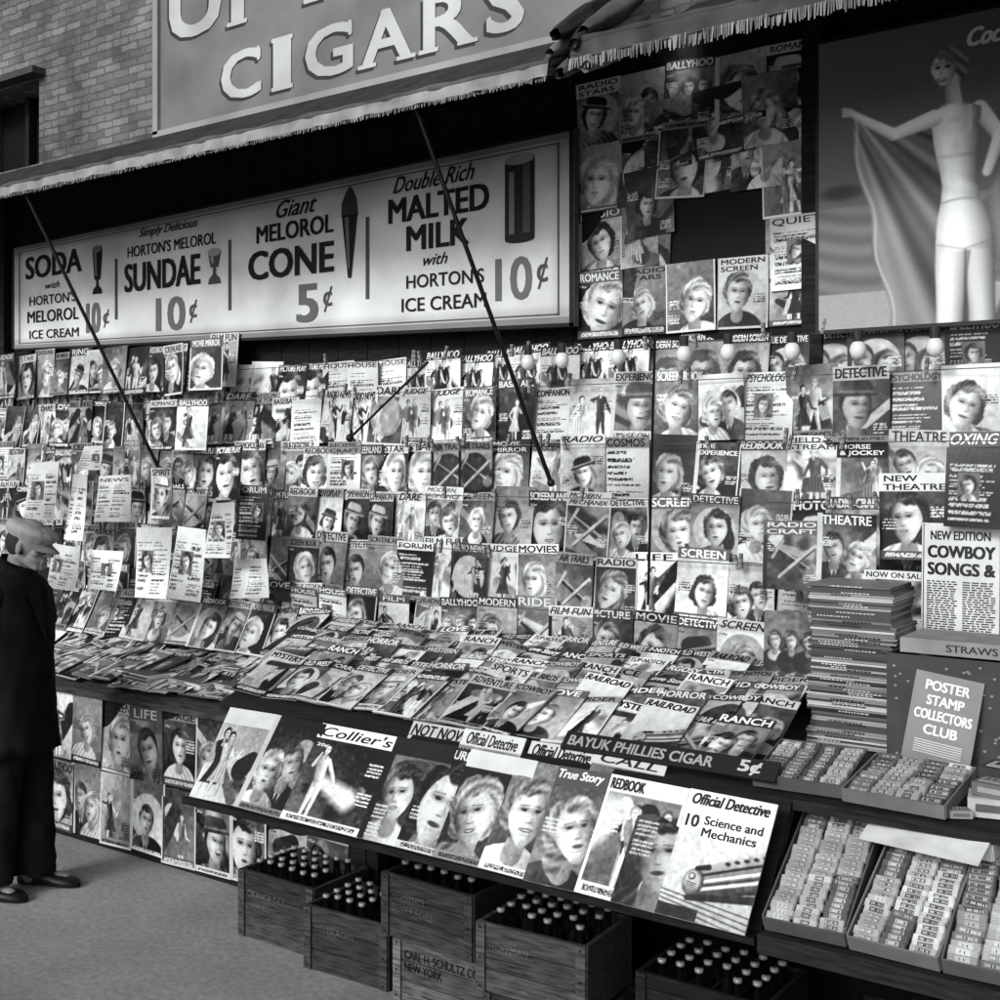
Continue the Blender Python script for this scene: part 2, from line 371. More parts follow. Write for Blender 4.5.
# ------------------------------------------------------------ ground, building
def setting():
    g = MB(); g.add([(-90, -60, 0), (60, -60, 0), (60, 90, 0), (-90, 90, 0)], [(0, 1, 2, 3)], .55)
    o = g.obj("pavement", mat("pavement_concrete", .85, 1.3, .4, bump=.25)); o["kind"] = "structure"
    m = o.data.materials[0]; nt = m.node_tree; N = nt.nodes; L = nt.links
    b = N["Principled BSDF"]; src = b.inputs["Base Color"].links[0].from_socket
    n2 = N.new("ShaderNodeTexNoise"); n2.inputs["Scale"].default_value = 38; n2.inputs["Detail"].default_value = 10
    tc = N.new("ShaderNodeTexCoord"); L.new(tc.outputs["Object"], n2.inputs["Vector"])
    r = N.new("ShaderNodeMapRange"); r.inputs["From Min"].default_value = .35; r.inputs["From Max"].default_value = .65; r.inputs["To Min"].default_value = .8; r.inputs["To Max"].default_value = 1.12
    L.new(n2.outputs["Fac"], r.inputs["Value"]); v = N.new("ShaderNodeVectorMath"); v.operation = 'SCALE'
    L.new(src, v.inputs[0]); L.new(r.outputs[0], v.inputs["Scale"]); L.new(v.outputs[0], b.inputs["Base Color"])
    bm = bpy.data.materials.new("painted_brick"); bm.use_nodes = True; nt = bm.node_tree; N = nt.nodes; L = nt.links
    b = N["Principled BSDF"]; b.inputs["Roughness"].default_value = .9
    tc = N.new("ShaderNodeTexCoord"); sep = N.new("ShaderNodeSeparateXYZ"); cmb = N.new("ShaderNodeCombineXYZ")
    L.new(tc.outputs["Object"], sep.inputs[0]); L.new(sep.outputs[0], cmb.inputs[0]); L.new(sep.outputs[2], cmb.inputs[1])
    nw = N.new("ShaderNodeTexNoise"); nw.inputs["Scale"].default_value = 12; nw.inputs["Detail"].default_value = 5; L.new(tc.outputs["Object"], nw.inputs["Vector"])
    wv = N.new("ShaderNodeVectorMath"); wv.operation = 'MULTIPLY_ADD'; wv.inputs[1].default_value = (.035, .035, 0)
    L.new(nw.outputs["Color"], wv.inputs[0]); L.new(cmb.outputs[0], wv.inputs[2])
    br = N.new("ShaderNodeTexBrick"); L.new(wv.outputs[0], br.inputs["Vector"])
    br.inputs["Scale"].default_value = 1; br.inputs["Brick Width"].default_value = .18; br.inputs["Row Height"].default_value = .056; br.inputs["Mortar Size"].default_value = .006
    br.inputs["Color1"].default_value = (.055, .055, .055, 1); br.inputs["Color2"].default_value = (.115, .115, .115, 1); br.inputs["Mortar"].default_value = (.045, .045, .045, 1)
    nz = N.new("ShaderNodeTexNoise"); nz.inputs["Scale"].default_value = 1.8; nz.inputs["Detail"].default_value = 12; nz.inputs["Roughness"].default_value = .75; L.new(tc.outputs["Object"], nz.inputs["Vector"])
    mr = N.new("ShaderNodeMapRange"); mr.inputs["From Min"].default_value = .35; mr.inputs["From Max"].default_value = .65; mr.inputs["To Min"].default_value = .35; mr.inputs["To Max"].default_value = 1.8
    L.new(nz.outputs["Fac"], mr.inputs["Value"]); v = N.new("ShaderNodeVectorMath"); v.operation = 'SCALE'
    L.new(br.outputs["Color"], v.inputs[0]); L.new(mr.outputs[0], v.inputs["Scale"]); L.new(v.outputs[0], b.inputs["Base Color"])
    bp = N.new("ShaderNodeBump"); bp.inputs["Strength"].default_value = .9; bp.inputs["Distance"].default_value = .016; bp.invert = True
    L.new(br.outputs["Fac"], bp.inputs["Height"]); L.new(bp.outputs[0], b.inputs["Normal"])
    root = bpy.data.objects.new("brick_building", None); COL.objects.link(root); root.location = (0, 0, 0)
    root["label"] = "brick commercial building behind the newsstand"; root["category"] = "building"
    w = MB()
    wx0, wx1, wz0, wz1 = -8.95, -8.0, 4.22, 4.85
    Y = 5.35
    for x0, x1, z0, z1 in ((-30, wx0, 0, 9), (wx1, 8, 0, 9), (wx0, wx1, 0, wz0), (wx0, wx1, wz1, 9)):
        w.box((x0+x1)/2, Y+.2, (z0+z1)/2, x1-x0, .4, z1-z0, .5)
    w.obj("wall", bm, root)
    q = MB(); q.box((wx0+wx1)/2, Y+.3, (wz0+wz1)/2, wx1-wx0, .04, wz1-wz0, .05)
    win = q.obj("window", M_WOOD, root)
    q = MB(); q.box((wx0+wx1)/2, Y-.03, wz1+.04, wx1-wx0+.16, .16, .05, .26); q.obj("lintel", M_SIGN, win)
    q = MB(); q.box((wx0+wx1)/2, Y+.24, (wz0+wz1)/2, .05, .06, wz1-wz0, .12); q.obj("frame", M_WOOD, win)
    q = MB(); q.box(-8.2, Y-.07, 1.5, 1.3, .12, 3.0, .1)
    q.box(-8.2, Y-.15, 2.1, .9, .02, 1.2, .05); q.obj("door", M_WOOD, root)
setting()

ROWS = [(2.53, 4.74), (2.36, 4.69), (2.09, 4.65), (1.85, 4.60), (1.60, 4.54), (1.36, 4.47)]
def booth():
    root = bpy.data.objects.new("newsstand_booth", None); COL.objects.link(root)
    root["label"] = "dark wooden newsstand back wall carrying tiers of magazine ledges"; root["category"] = "newsstand"
    b = MB(); b.box(-3.3, 4.86, 1.95, 8.6, .06, 3.9, .14)
    for i in range(40): b.box(-7.5+i*.215, 4.828, 1.95, .004, .003, 3.9, .05)
    b.obj("backboard", M_WOOD, root)
    for i, (zt, Y) in enumerate(ROWS):
        r = MB(); r.box(-4.2, Y+.015, zt-.29, 6.5, .05, .018, .2); r.cyl((-7.4, Y-.045, zt-.02), (-1.0, Y-.045, zt-.02), .002, .002, .35, 6)
        r.obj("ledge", M_WOOD, root)
    for x in (-7.55, -1.79, -.9):
        p = MB(); p.box(x, 4.79, 1.95, .09, .09, 3.9, .14); o = p.obj("post", M_WOOD, root); bevel(o)
booth()

def counters():
    root = bpy.data.objects.new("display_counter", None); COL.objects.link(root)
    root["label"] = "long wooden counter with slanted magazine rack along its front"; root["category"] = "counter"
    t = MB(); t.add([(-4.6, 4.75, 1.05), (-3.62, 3.22, 1.05), (-.4, 3.22, 1.05), (-.4, 4.75, 1.05), (-4.6, 4.75, 1.02), (-3.62, 3.22, 1.02), (-.4, 3.22, 1.02), (-.4, 4.75, 1.02)],
                    [(0, 1, 2, 3), (4, 7, 6, 5), (0, 4, 5, 1), (1, 5, 6, 2), (2, 6, 7, 3), (3, 7, 4, 0)], .14)
    t.obj("countertop", M_WOOD, root)
    f = MB()
    x0, x1 = -3.53, -1.27
    f.add([(x0, 2.99, .735), (x1, 2.99, .735), (x1, 3.22, 1.048), (x0, 3.22, 1.048), (x0, 3.02, .72), (x1, 3.02, .72), (x1, 3.25, 1.03), (x0, 3.25, 1.03)],
          [(0, 1, 2, 3), (4, 7, 6, 5), (0, 4, 5, 1), (1, 5, 6, 2), (3, 7, 4, 0)], .1)
    f.box((x0+x1)/2, 2.97, .738, x1-x0, .035, .022, .12)
    f.obj("rack_board", M_WOOD, root)
    f = MB(); x0, x1 = -1.262, -.3
    f.add([(x0, 2.99, .735), (x1, 2.99, .735), (x1, 3.42, .985), (x0, 3.42, .985), (x0, 3.0, .70), (x1, 3.0, .70), (x1, 3.42, .93), (x0, 3.42, .93)],
          [(0, 1, 2, 3), (4, 7, 6, 5), (0, 4, 5, 1), (1, 5, 6, 2), (3, 7, 4, 0)], .12)
    f.box((x0+x1)/2, 2.97, .735, x1-x0, .03, .05, .15)
    f.obj("tray_shelf", M_WOOD, root)
    f = MB(); f.box(-2.0, 4.1, .5, 4.0, .03, 1.0, .05); f.obj("back_panel", M_WOOD, root)
    for x in (-3.4, -1.1, -.45):
        l = MB(); l.box(x, 3.9, .5, .06, .06, 1.0, .12); l.obj("leg", M_WOOD, root)
    root = bpy.data.objects.new("side_counter", None); COL.objects.link(root)
    root["label"] = "lower wooden side counter with covers pasted on its front"; root["category"] = "counter"
    t = MB(); t.add([(-5.75, 3.85, .80), (-3.7, 3.85, .80), (-4.45, 4.7, 1.0), (-7.0, 4.7, 1.0), (-5.75, 3.85, .77), (-3.7, 3.85, .77), (-4.45, 4.7, .97), (-7.0, 4.7, .97)],
                    [(0, 1, 2, 3), (4, 7, 6, 5), (0, 4, 5, 1), (1, 5, 6, 2), (2, 6, 7, 3), (3, 7, 4, 0)], .25)
    t.obj("countertop", M_WOOD, root)
    f = MB(); f.box(-4.6, 3.90, .385, 2.3, .03, .77, .12); f.obj("front_panel", M_WOOD, root)
    f = MB(); f.box(-5.77, 4.3, .385, .03, .78, .77, .12); f.obj("side_panel", M_WOOD, root)
counters()

# ------------------------------------------------------------ wall magazines
POOL = [("BALLYHOO", 'figs'), ("RADIO STARS", 'blonde'), ("SCREENLAND", 'blonde'), ("SCREEN BOOK", 'blonde'), ("RADIO", 'woman'),
        ("MODERN SCREEN", 'woman'), ("PHOTOPLAY", 'woman'), ("MOVIE MIRROR", 'blonde'), ("TRUE STORY", 'woman'), ("BASEBALL", 'figs'),
        ("DETECTIVE", 'man'), ("TRUE DETECTIVE", 'pair'), ("ROMANCE", 'pair'), ("REDBOOK", 'woman'), ("JUDGE", 'figs'), ("FILM FUN", 'figs'),
        ("AIR TRAILS", 'plane'), ("PICTURE PLAY", 'glamour'), ("COSMOPOLITAN", 'glamour'), ("COMPANION", 'woman'), ("SCREEN", 'glamour'),
        ("LOVE", 'pair'), ("BALLYHOO", 'figs'), ("MECHANIX", 'plane'), ("RING", 'man'), ("STAGE", 'darklist'), ("LIFE", 'figs'), ("SPIRIT", 'man'),
        ("MOVIES", 'blonde'), ("TRUE\nEXPERIENCES", 'woman'), ("HOME\nCRAFT", 'list'), ("SONG HITS", 'figs'), ("PHYSICAL\nCULTURE", 'figs'), ("RADIO NEWS", 'figs'),
        ("DARE", 'figs'), ("HOUSE", 'list'), ("MODERN\nROMANCE", 'pair'), ("FORUM", 'darklist'), ("FIELD & STREAM", 'figs'), ("STAR", 'glamour')]
SPEC = {
 0: [("BALLYHOO", 'darklist')],
 1: [("", 'woman'), ("PSYCHOLOGY", 'darklist'), ("DETECTIVE", 'man'), ("", 'figs'), ("PSYCHOLOGY", 'list'), ("", 'pair'), ("SCREEN BOOK", 'blonde'), ("EXPERIENCE", 'man'), ("", 'figs'), ("COMPANION", 'list'), ("BASEBALL", 'figs'), ("ROMANCE", 'blonde')],
 2: [("BOXING", 'man'), ("THEATRE", 'pair'), ("HORSE\n& JOCKEY", 'figs'), ("FIELD &\nSTREAM", 'figs'), ("REDBOOK", 'woman'), ("TRUE\nEXPERIENCE", 'woman'), ("", 'blonde'), ("COSMOS", 'list'), ("RADIO", 'woman'), ("BASEBALL", 'figs'), ("MOVIE\nMIRROR", 'glamour')],
 3: [("", 'woman'), ("NEW\nTHEATRE", 'man'), ("RADIO-CRAFT", 'plane'), ("PHOTO", 'woman'), ("", 'blonde'), ("DETECTIVE", 'woman'), ("SCREEN", 'woman'), ("DETECTIVE", 'pair'), ("MODERN\nMECHANIX", 'plane'), ("SCREENLAND", 'glamour'), ("", 'woman'), ("SCREEN", 'blonde')],
 4: [("", 'woman'), ("", 'figs'), ("", 'man'), ("RADIO\nCRAFT", 'list'), ("", 'pair'), ("SCREEN", 'woman'), ("LIFE", 'figs'), ("RADIO", 'woman'), ("AIR TRAILS", 'plane'), ("MOVIES", 'blonde')],
 5: [("", 'list'), ("", 'figs'), ("", 'man'), ("", 'six'), ("SCREEN", 'woman'), ("DETECTIVE", 'man'), ("MOVIE", 'glamour'), ("PICTURE", 'woman'), ("FILM FUN", 'figs'), ("RIDE", 'plane'), ("MODERN", 'woman'), ("BALLYHOO", 'six'), ("JUDGE", 'figs'), ("FILM", 'figs'), ("DETECTIVE", 'woman')]}
def wall_mags():
    n = 0
    for ri, (zt, Y, xs, xmin) in enumerate([(z, y, -1.04, -7.38) for z, y in ROWS]+[(2.69, 4.655, -5.12, -7.38)]):
        x = xs; k = 0
        sp = SPEC.get(ri, [])
        run = 0; cur = None
        while x > xmin:
            if k < len(sp): t, st = sp[k]; sd = 500+ri*40+k
            else:
                if run <= 0:
                    i = R.randrange(len(POOL)); t, st = POOL[i]; sd = 4000+i+50*R.randrange(7)
                    if ri == 0 and R.random() < .5: t, st, sd = "BALLYHOO", 'figs', 4000
                    run = R.choice([1, 1, 1, 1, 2]) if ri > 0 else R.choice([2, 3, 4]); cur = (t, st, sd)
                    if R.random() < .15: cur = ("", st, sd+400)
                t, st, sd = cur; run -= 1
            W = .215
            me = mag_mesh(t, st, sd, W, .285, 52, shear=.35 if sd % 4 == 0 else 0)
            step = R.uniform(.19, .22) if k < len(sp) else R.uniform(.16, .205)
            jz = R.uniform(-.016, .016)
            put(me, "magazine", (x-W/2, Y-.010*(k % 3)-.004, zt-.285+jz), 86+R.uniform(-5, 1), R.uniform(-6, 6), R.uniform(-2.5, 2.5), st,
                "clipped to the back wall rack", group="magazines on the tiered wall rack", sc_=R.uniform(.95, 1.09))
            x -= step; k += 1; n += 1
    return n
nm = wall_mags()

def upper():
    f = MB()
    f.box(-2.325, 4.80, 3.14, 1.16, .05, 1.24, .04); f.obj("display_case", M_SIGN, None, "dark shallow display case for covers beneath the awning", "display case")
    K = [(0, 0, "RADIO\nSTARS", 'woman'), (.95, 0, "", 'pair'), (1.9, -.05, "BALLYHOO", 'six'), (3, 0, "", 'glamour'), (4, 0, "ROMANCE", 'woman'), (1.5, .5, "", 'figs'), (2.6, .45, "", 'woman'), (3.6, .4, "", 'blonde'),
         (0, 1, "", 'glamour'), (.9, 1, "LIFE", 'blonde'), (1.75, .98, "", 'woman'), (3.3, 1.0, "", 'pair'), (2.5, .95, "", 'figs'), (4, .95, "", 'glamour'), (1.15, 1.5, "", 'woman'), (3.95, 1.45, "", 'figs'),
         (0, 2, "RADIO", 'woman'), (.80, 1.95, "", 'figs'), (4.0, 1.95, "RADIO", 'blonde'), (4.1, 2.5, "QUIET", 'list'), (.95, 2.5, "", 'glamour'),
         (0, 3, "ROMANCE", 'glamour'), (1, 3.0, "RADIO\nSTARS", 'blonde'), (2, 3.0, "", 'blonde'), (3, 3, "MODERN\nSCREEN", 'woman'), (4.05, 3, "", 'figs')]
    for k, (i, j, tt, st) in enumerate(K):
        me = mag_mesh(tt, st, 940+k, .225, .29, 62)
        x = -2.80+i*.232; z = 3.435-j*.292
        put(me, "magazine", (x, 4.762-.005*(k % 4), z), 88, R.uniform(-2, 2), R.uniform(-5, 5) if .5 < i < 3.7 and j < 2.6 else R.uniform(-2, 2), st, "pinned in the dark display case", group="covers in the display case", sc_=1.05)
upper()

# ------------------------------------------------------------ signs
def board(mb, name, label, cat, m=M_SIGN): return mb.obj(name, m, None, label, cat)
def soda():
    W = 4.43; mb = MB()
    U = lambda u: u*W
    mb.box(W/2, .5, -.02, W, 1, .04, .3)
    rs = np.random.RandomState(3)
    P = .80+.05*blur(rs.rand(26, 100), 2); P[:3] -= .1; P[-3:] -= .12; P[:, :3] -= .1; P[:, -3:] -= .08
    mb.grid(P, .0, .0, W, 1, .001)
    for (x, y, w, h) in ((0, 0, W, .05), (0, .95, W, .05)): mb.rect(x, y, w, h, .0035, .5)
    for (x, y, w, h) in ((0, 0, W, .018), (0, .982, W, .018), (0, 0, .025, 1), (W-.025, 0, .025, 1)): mb.rect(x, y, w, h, .0045, .15)
    for (x, y, w, h) in ((.08, .06, W-.16, .008), (.08, .93, W-.16, .008), (.08, .06, .01, .87), (W-.09, .06, .01, .87)): mb.rect(x, y, w, h, .004, .35)
    def T(s, u0, u1, v0, v1, b=.03, sh=0, t=.12): mb.text(s, U(u0), v0, U(u1-u0), v1-v0, .005, t, b, sh)
    for u in (.25, .481, .716): mb.rect(U(u)-.012, .22, .024, .5, .005, .3)
    T("SODA", .035, .172, .66, .87, .03); T("with", .085, .12, .55, .61, .01, .4); T("HORTON'S", .045, .158, .41, .50, .015); T("MELOROL", .04, .165, .25, .36, .02); T("ICE CREAM", .045, .165, .10, .18, .015)
    T("10", .182, .215, .12, .38, .03, 0, .4); T("¢", .221, .234, .16, .31, .01, 0, .3)
    T("Simply Delicious", .30, .42, .84, .925, .012, .45); T("HORTON'S MELOROL", .275, .455, .71, .80, .018); T("SUNDAE", .268, .425, .43, .66, .028)
    T("10", .335, .395, .10, .36, .03, 0, .4); T("¢", .403, .418, .15, .32, .01, 0, .3)
    T("Giant", .565, .635, .81, .925, .015, .45); T("MELOROL", .53, .662, .66, .78, .03); T("CONE", .515, .663, .41, .61, .035)
    T("5", .60, .637, .10, .35, .04, 0, .38); T("¢", .645, .66, .16, .32, .01, 0, .3)
    T("Double Rich", .755, .872, .83, .925, .012, .45); T("MALTED", .748, .892, .655, .80, .035); T("MILK", .775, .865, .48, .625, .035)
    T("with", .80, .835, .385, .45, .01, .4); T("HORTON'S", .775, .885, .26, .34, .018); T("ICE CREAM", .768, .888, .125, .205, .018)
    T("10", .90, .948, .15, .38, .02, 0, .4); T("¢", .954, .968, .2, .36, .01, 0, .3)
    def glass(u, v0, v1, w, t, t2):
        x = U(u); b = v0+.12
        mb.poly([(x-w*.5, v0), (x+w*.5, v0), (x+w*.4, v0+.04), (x+w*.12, v0+.07), (x+w*.12, v0+.12), (x-w*.12, v0+.12), (x-w*.12, v0+.07), (x-w*.4, v0+.04)], .005, t)
        mb.poly([(x-w*.3, b), (x+w*.3, b), (x+w*.5, v1-.05), (x-w*.5, v1-.05)], .005, t)
        mb.poly([(x-w*.18, b+.03), (x-w*.02, b+.03), (x-w*.08, v1-.08), (x-w*.33, v1-.08)], .006, t2)
        mb.ell(x, v1-.05, w*.5, .03, .0065, t2)
    glass(.208, .45, .88, .10, .1, .45); glass(.452, .42, .70, .11, .3, .6)
    x = U(.688); mb.poly([(x-.012, .36), (x+.012, .36), (x+.055, .75), (x-.055, .75)], .005, .14); mb.poly([(x-.012, .42), (x, .42), (x-.005, .74), (x-.035, .74)], .0055, .4)
    mb.poly([(x-.06, .745), (x+.06, .745), (x+.05, .84), (x+.025, .90), (x, .93), (x-.03, .89), (x-.055, .83)], .005, .25)
    x = U(.932); mb.rect(x-.085, .47, .17, .42, .005, .18); mb.rect(x-.06, .5, .03, .33, .006, .5); mb.rect(x+.02, .5, .04, .36, .006, .34); mb.ell(x, .89, .085, .028, .007, .6); mb.ell(x, .47, .085, .02, .004, .18)
    x0 = -7.33
    def fn(x, y, z):
        u = x/W; lo = 2.735+(2.615-2.735)*u; hi = 3.43+(3.53-3.43)*u
        return (x0+x, 4.70-z, lo+(hi-lo)*y)
    mb.warp(fn)
    board(mb, "menu_sign", "long painted soda fountain menu board with prices beneath awning", "sign")
soda()
def cigars():
    x0, x1, z0, z1 = -6.07, -2.83, 4.03, 5.7
    W, H = x1-x0, z1-z0
    mb = MB(); mb.box(W/2, H/2, -.03, W, H, .06, .3)
    rs = np.random.RandomState(5); mb.grid(.41+.09*blur(rs.rand(40, 80), 3), 0, 0, W, H, .001)
    for (x, y, w, h) in ((-.03, -.03, W+.06, .05), (-.03, 0, .045, H), (W-.015, 0, .045, H)): mb.box(x+w/2, y+h/2, .01, w, h, .03, .58)
    def L(s, xs, y0, h, t=.72):
        for ch, (a, b) in zip(s, xs):
            for dx, dz, tn, bo in ((.022, .0, .22, .036), (0, .004, t, .036)):
                a2, b2, y2 = a-x0-dx*1.0, b-x0-dx, y0-z0-dx*.7
                mb.text(ch, a2, y2, b2-a2, h, .003+dz, tn, bo)
                zz = .0036+dz
                if ch in "AR":
                    for q in ((a2-.03, .13), (b2-.10, .13)): mb.rect(q[0], y2-.010, q[1], .022, zz, tn)
                if ch in "IPT":
                    c = (a2+b2)/2 if ch != 'P' else a2+.05
                    mb.rect(c-.085, y2-.010, .17, .024, zz, tn)
                    if ch != 'T': mb.rect(c-.085, y2+h-.014, .17, .024, zz, tn)
                if ch in "CGS": mb.rect(b2-.035, y2+h*.7, .024, h*.28, zz, tn)
                if ch == 'S': mb.rect(a2+.008, y2+.02, .024, h*.26, zz, tn)
                if ch == 'U':
                    for q in (a2-.03, b2-.12): mb.rect(q, y2+h-.02, .15, .03, zz, tn)
    X = lambda u: at(4.9, u, 0).x
    L("CIGARS", [(X(222), X(262)), (X(274), X(292)), (X(306), X(354)), (X(363), X(412)), (X(424), X(474)), (X(487), X(525))], 4.13, .285)
    L("UPTOWN", [(X(170), X(222)), (X(232), X(276)), (X(292), X(340)), (X(350), X(400)), (X(412), X(470)), (X(482), X(530))], 4.58, .42)
    mb.warp(lambda x, y, z: (x0+x, 4.9-z, z0+y))
    board(mb, "shop_sign", "large grey painted sign with white cigars lettering above awning", "sign")
cigars()
def poster():
    x0, x1, z0, z1 = -1.735, -.66, 2.52, 3.67; W, H = x1-x0, z1-z0
    nx, ny = 330, 352; asp = W/H
    X, Y = np.meshgrid(np.linspace(0, asp, nx), np.linspace(0, 1, ny)); rs = np.random.RandomState(2)
    P = .30+.10*Y-.08*(X-.3); P = np.where(Y < .42, .40+.05*np.sin(Y*90+3*np.sin(X*9)), P); P = np.where(Y < .12, .55+.08*rs.rand(ny, nx), P)
    P = bl(P, m_(el(X, Y, .08, .47, .07, .025), .02), .18)
    S = .93
    edge = .745-.10*np.sin(np.clip((X-.11)/.33, 0, 1)*math.pi)
    tt = np.clip(.745-Y, 0, 1); xl = .10+tt*.20+.012*np.sin(Y*20); xr = .14+tt*2.0
    cape = m_(Y-edge, .008)*m_(xl-X, .008)*m_(X-np.minimum(xr, .50), .012)
    ang = np.arctan2(X-.08, .80-Y)
    fold = .48+.11*np.sin(ang*22+1)+.07*np.sin(ang*51+2)-.20*np.clip((X-xl)/.3, 0, 1)
    P = bl(P, cape, np.clip(fold, .15, .75)); P = bl(P, cape*m_(np.abs(X-xl-.012)-.004, .008), .7)
    cape2 = m_(.57+.04*np.sin(Y*15)-X, .02)*m_(X-(.78+.1*(.6-Y)), .02)*m_(Y-.66, .02)
    P = bl(P, cape2, np.clip(.36+.09*np.sin(X*60+Y*10), .1, .6))
    def prof(ys, cs, ws, t, sh, ymin, ymax, suit=None):
        """body silhouette with a continuous light-to-shade turn"""
        nonlocal P
        cx = np.interp(Y, ys, cs); w = np.interp(Y, ys, ws)
        s = (X-cx)/w
        mk_ = m_((np.abs(s)-1)*w, .006)*m_(ymin-Y, .006)*m_(Y-ymax, .012)
        lum = 1-sh*np.clip(s+.15, 0, 1.15)**1.5-.20*np.clip(-s-.55, 0, .45)/.45
        P = bl(P, mk_, np.clip(t*lum, 0, 1))
        return s, mk_, lum
    def limb(pts, t, sh=.35):
        nonlocal P
        for (a, b, r0), (c, d, r1) in zip(pts[:-1], pts[1:]):
            dd = cp(X, Y, a, b, c, d, r0, r1)
            nx_, ny_ = -(d-b), (c-a); ln = math.hypot(nx_, ny_)+1e-9
            if ny_ > 0: nx_, ny_ = -nx_, -ny_
            s = np.clip(((X-a)*nx_+(Y-b)*ny_)/ln/max(r0, r1), -1, 1)
            P = bl(P, m_(dd, .006), np.clip(t*(1-sh*np.clip(s+.1, 0, 1)**1.5), 0, 1))
    limb([(.535, .685, .028), (.600, .59, .022), (.560, .48, .015)], S*.88)
    # legs (far then near), calves run out of the frame
    prof([-.1, .05, .18, .27], [.552, .545, .533, .525], [.036, .040, .050, .054], S*.86, .55, -.1, .275)
    prof([-.1, .05, .18, .27], [.438, .443, .449, .456], [.038, .043, .053, .058], S*.98, .42, -.1, .275)
    P = bl(P, m_(el(X, Y, .442, .838, .058, .066)-.005*np.sin(np.arctan2(Y-.84, X-.44)*9), .008), np.clip(.42+.14*np.sin((X+Y)*150), .2, .72))
    limb([(.448, .80, .022), (.457, .71, .027)], S*.80)
    # chest and shoulders
    ys = [.23, .26, .30, .35, .40, .45, .50, .55, .60, .64, .67, .695, .71]
    cs = [.487, .487, .486, .483, .478, .472, .468, .464, .462, .460, .460, .460, .459]
    ws = [.086, .087, .086, .077, .062, .053, .056, .064, .071, .072, .082, .080, .045]
    s, mk_, lum = prof(ys, cs, ws, S, .50, .232, .715)
    # one-piece suit painted over the same body
    neck = .612+.045*np.abs(s)**2
    hem = .262-.022*(1-np.abs(s))
    sm = mk_*m_(Y-neck, .006)*m_(hem-Y, .006)
    lum2 = lum-.10*np.exp(-((X-.462)/.012)**2-((Y-.575)/.03)**2)-.12*np.exp(-((X-.435)/.03)**2-((Y-.545)/.007)**2)-.12*np.exp(-((X-.49)/.03)**2-((Y-.545)/.007)**2)-.05*np.sin((Y+X*.4)*95)*np.exp(-((Y-.44)/.05)**2)
    P = bl(P, sm, np.clip(.97*lum2, 0, 1))
    P = bl(P, m_(cp(X, Y, .412, .700, .418, .63, .007, .012), .006), .9); P = bl(P, m_(cp(X, Y, .506, .700, .502, .63, .007, .012), .006), .72)
    P = bl(P, sm*.5*m_(np.abs(Y-(.402-.01*s*s))-.004, .005), .45)
    P = bl(P, mk_*.45*m_(np.abs(Y-hem+.003)-.002, .008)*m_(Y-.30), .3)
    P = bl(P, .8*m_(cp(X, Y, .492, .235, .495, -.05, .002, .009), .008), .22)
    P = bl(P, .3*m_(el(X, Y, .462, .662, .012, .006), .02), .5)
    limb([(.392, .678, .028), (.26, .645, .020), (.15, .715, .014), (.118, .738, .012)], S*.99, .3)
    for dy in (.0, .012, .024): P = bl(P, m_(cp(X, Y, .115, .735+dy*.6, .087, .735+dy, .006, .005), .006), S*.9)
    # smiling face in three-quarter view
    fq = np.hypot((X-.425)/(.041-.012*np.clip((.83-Y)/.05, 0, 1)), (Y-.835)/.056)
    fc = m_(fq*.05-.05, .006)
    P = bl(P, fc, np.clip(S-.42*np.clip((X-.418)/.045, 0, 1)-.12*fq**4*(fq < 1.1), 0, 1))
    for ex, w in ((.405, .010), (.436, .011)):
        P = bl(P, .35*m_(el(X, Y, ex, .846, w*1.4, .011), .012), .35)
        P = bl(P, .9*m_(el(X, Y, ex, .842, w*.8, .0045), .004), .06); P = bl(P, .7*m_(cp(X, Y, ex-.013, .856, ex+.013, .858, .0015, .0015), .005), .12)
    P = bl(P, .9*m_(el(X, Y-6*(X-.418)**2, .418, .800, .017, .007), .004), .12); P = bl(P, .95*m_(el(X, Y-6*(X-.418)**2, .418, .801, .013, .0032), .004), .97)
    P = bl(P, .5*m_(cp(X, Y, .422, .838, .414, .820, .002, .005), .01), .4)
    P = bl(P, fc*m_(.872-.4*(X-.40)+.004*np.sin(X*300)-Y, .012), .42)
    P = blur(P, 1)
    P = np.clip(P+rs.normal(0, .012, P.shape), .04, .97)
    mb = MB(); mb.grid(P, 0, 0, W, H, 0); mb.box(W/2, H/2, -.012, W+.03, H+.03, .02, .12)
    mb.text("Coca-Cola", .572, H-.125, .32, .07, .003, .85, .045, .4)
    mb.warp(lambda x, y, z: (x0+x, 4.68-z, z0+y))
    board(mb, "advertising_poster", "framed poster of woman in white swimsuit holding open a cape", "poster", M_POSTER)
poster()
def smallsigns():
    mb = MB(); mb.rect(0, 0, .5, .07, 0, .9); mb.text("NOW ON SALE", .02, .014, .46, .044, .001, .06, .03)
    p = at(4.2, 864, 578); mk("price_strip", mb.mesh("price_strip", M_PAPER), None, "white card strip reading now on sale below magazines", "sign", None, Matrix.Translation(p) @ Matrix.Rotation(math.radians(90), 4, 'X') @ Matrix.Scale(.44, 4))
    mb = MB(); mb.box(.36, .033, -.004, .72, .066, .008, .14); mb.text("BAYUK PHILLIES CIGAR", .02, .014, .50, .038, .001, .62, .03); mb.text("5¢", .60, .008, .07, .05, .001, .7, .04)
    mk("cigar_sign", mb.mesh("cigar_sign", M_SIGN), None, "dark narrow cigar advertising strip lying along the counter edge", "sign", None,
       Matrix.Translation((-2.05, 3.235, 1.085)) @ Matrix.Rotation(math.radians(42), 4, 'X'))
    mb = MB(); mb.box(.14, .2, 0, .28, .4, .01, .12); mb.text("P", .05, .1, .16, .2, .007, .85, .05)
    mk("letter_sign", mb.mesh("letter_sign", M_SIGN), None, "small dark sign with white letter beside the stand", "sign", None, Matrix.Translation(at(5.0, -6, 452)) @ Matrix.Rotation(math.radians(90), 4, 'X'))
smallsigns()

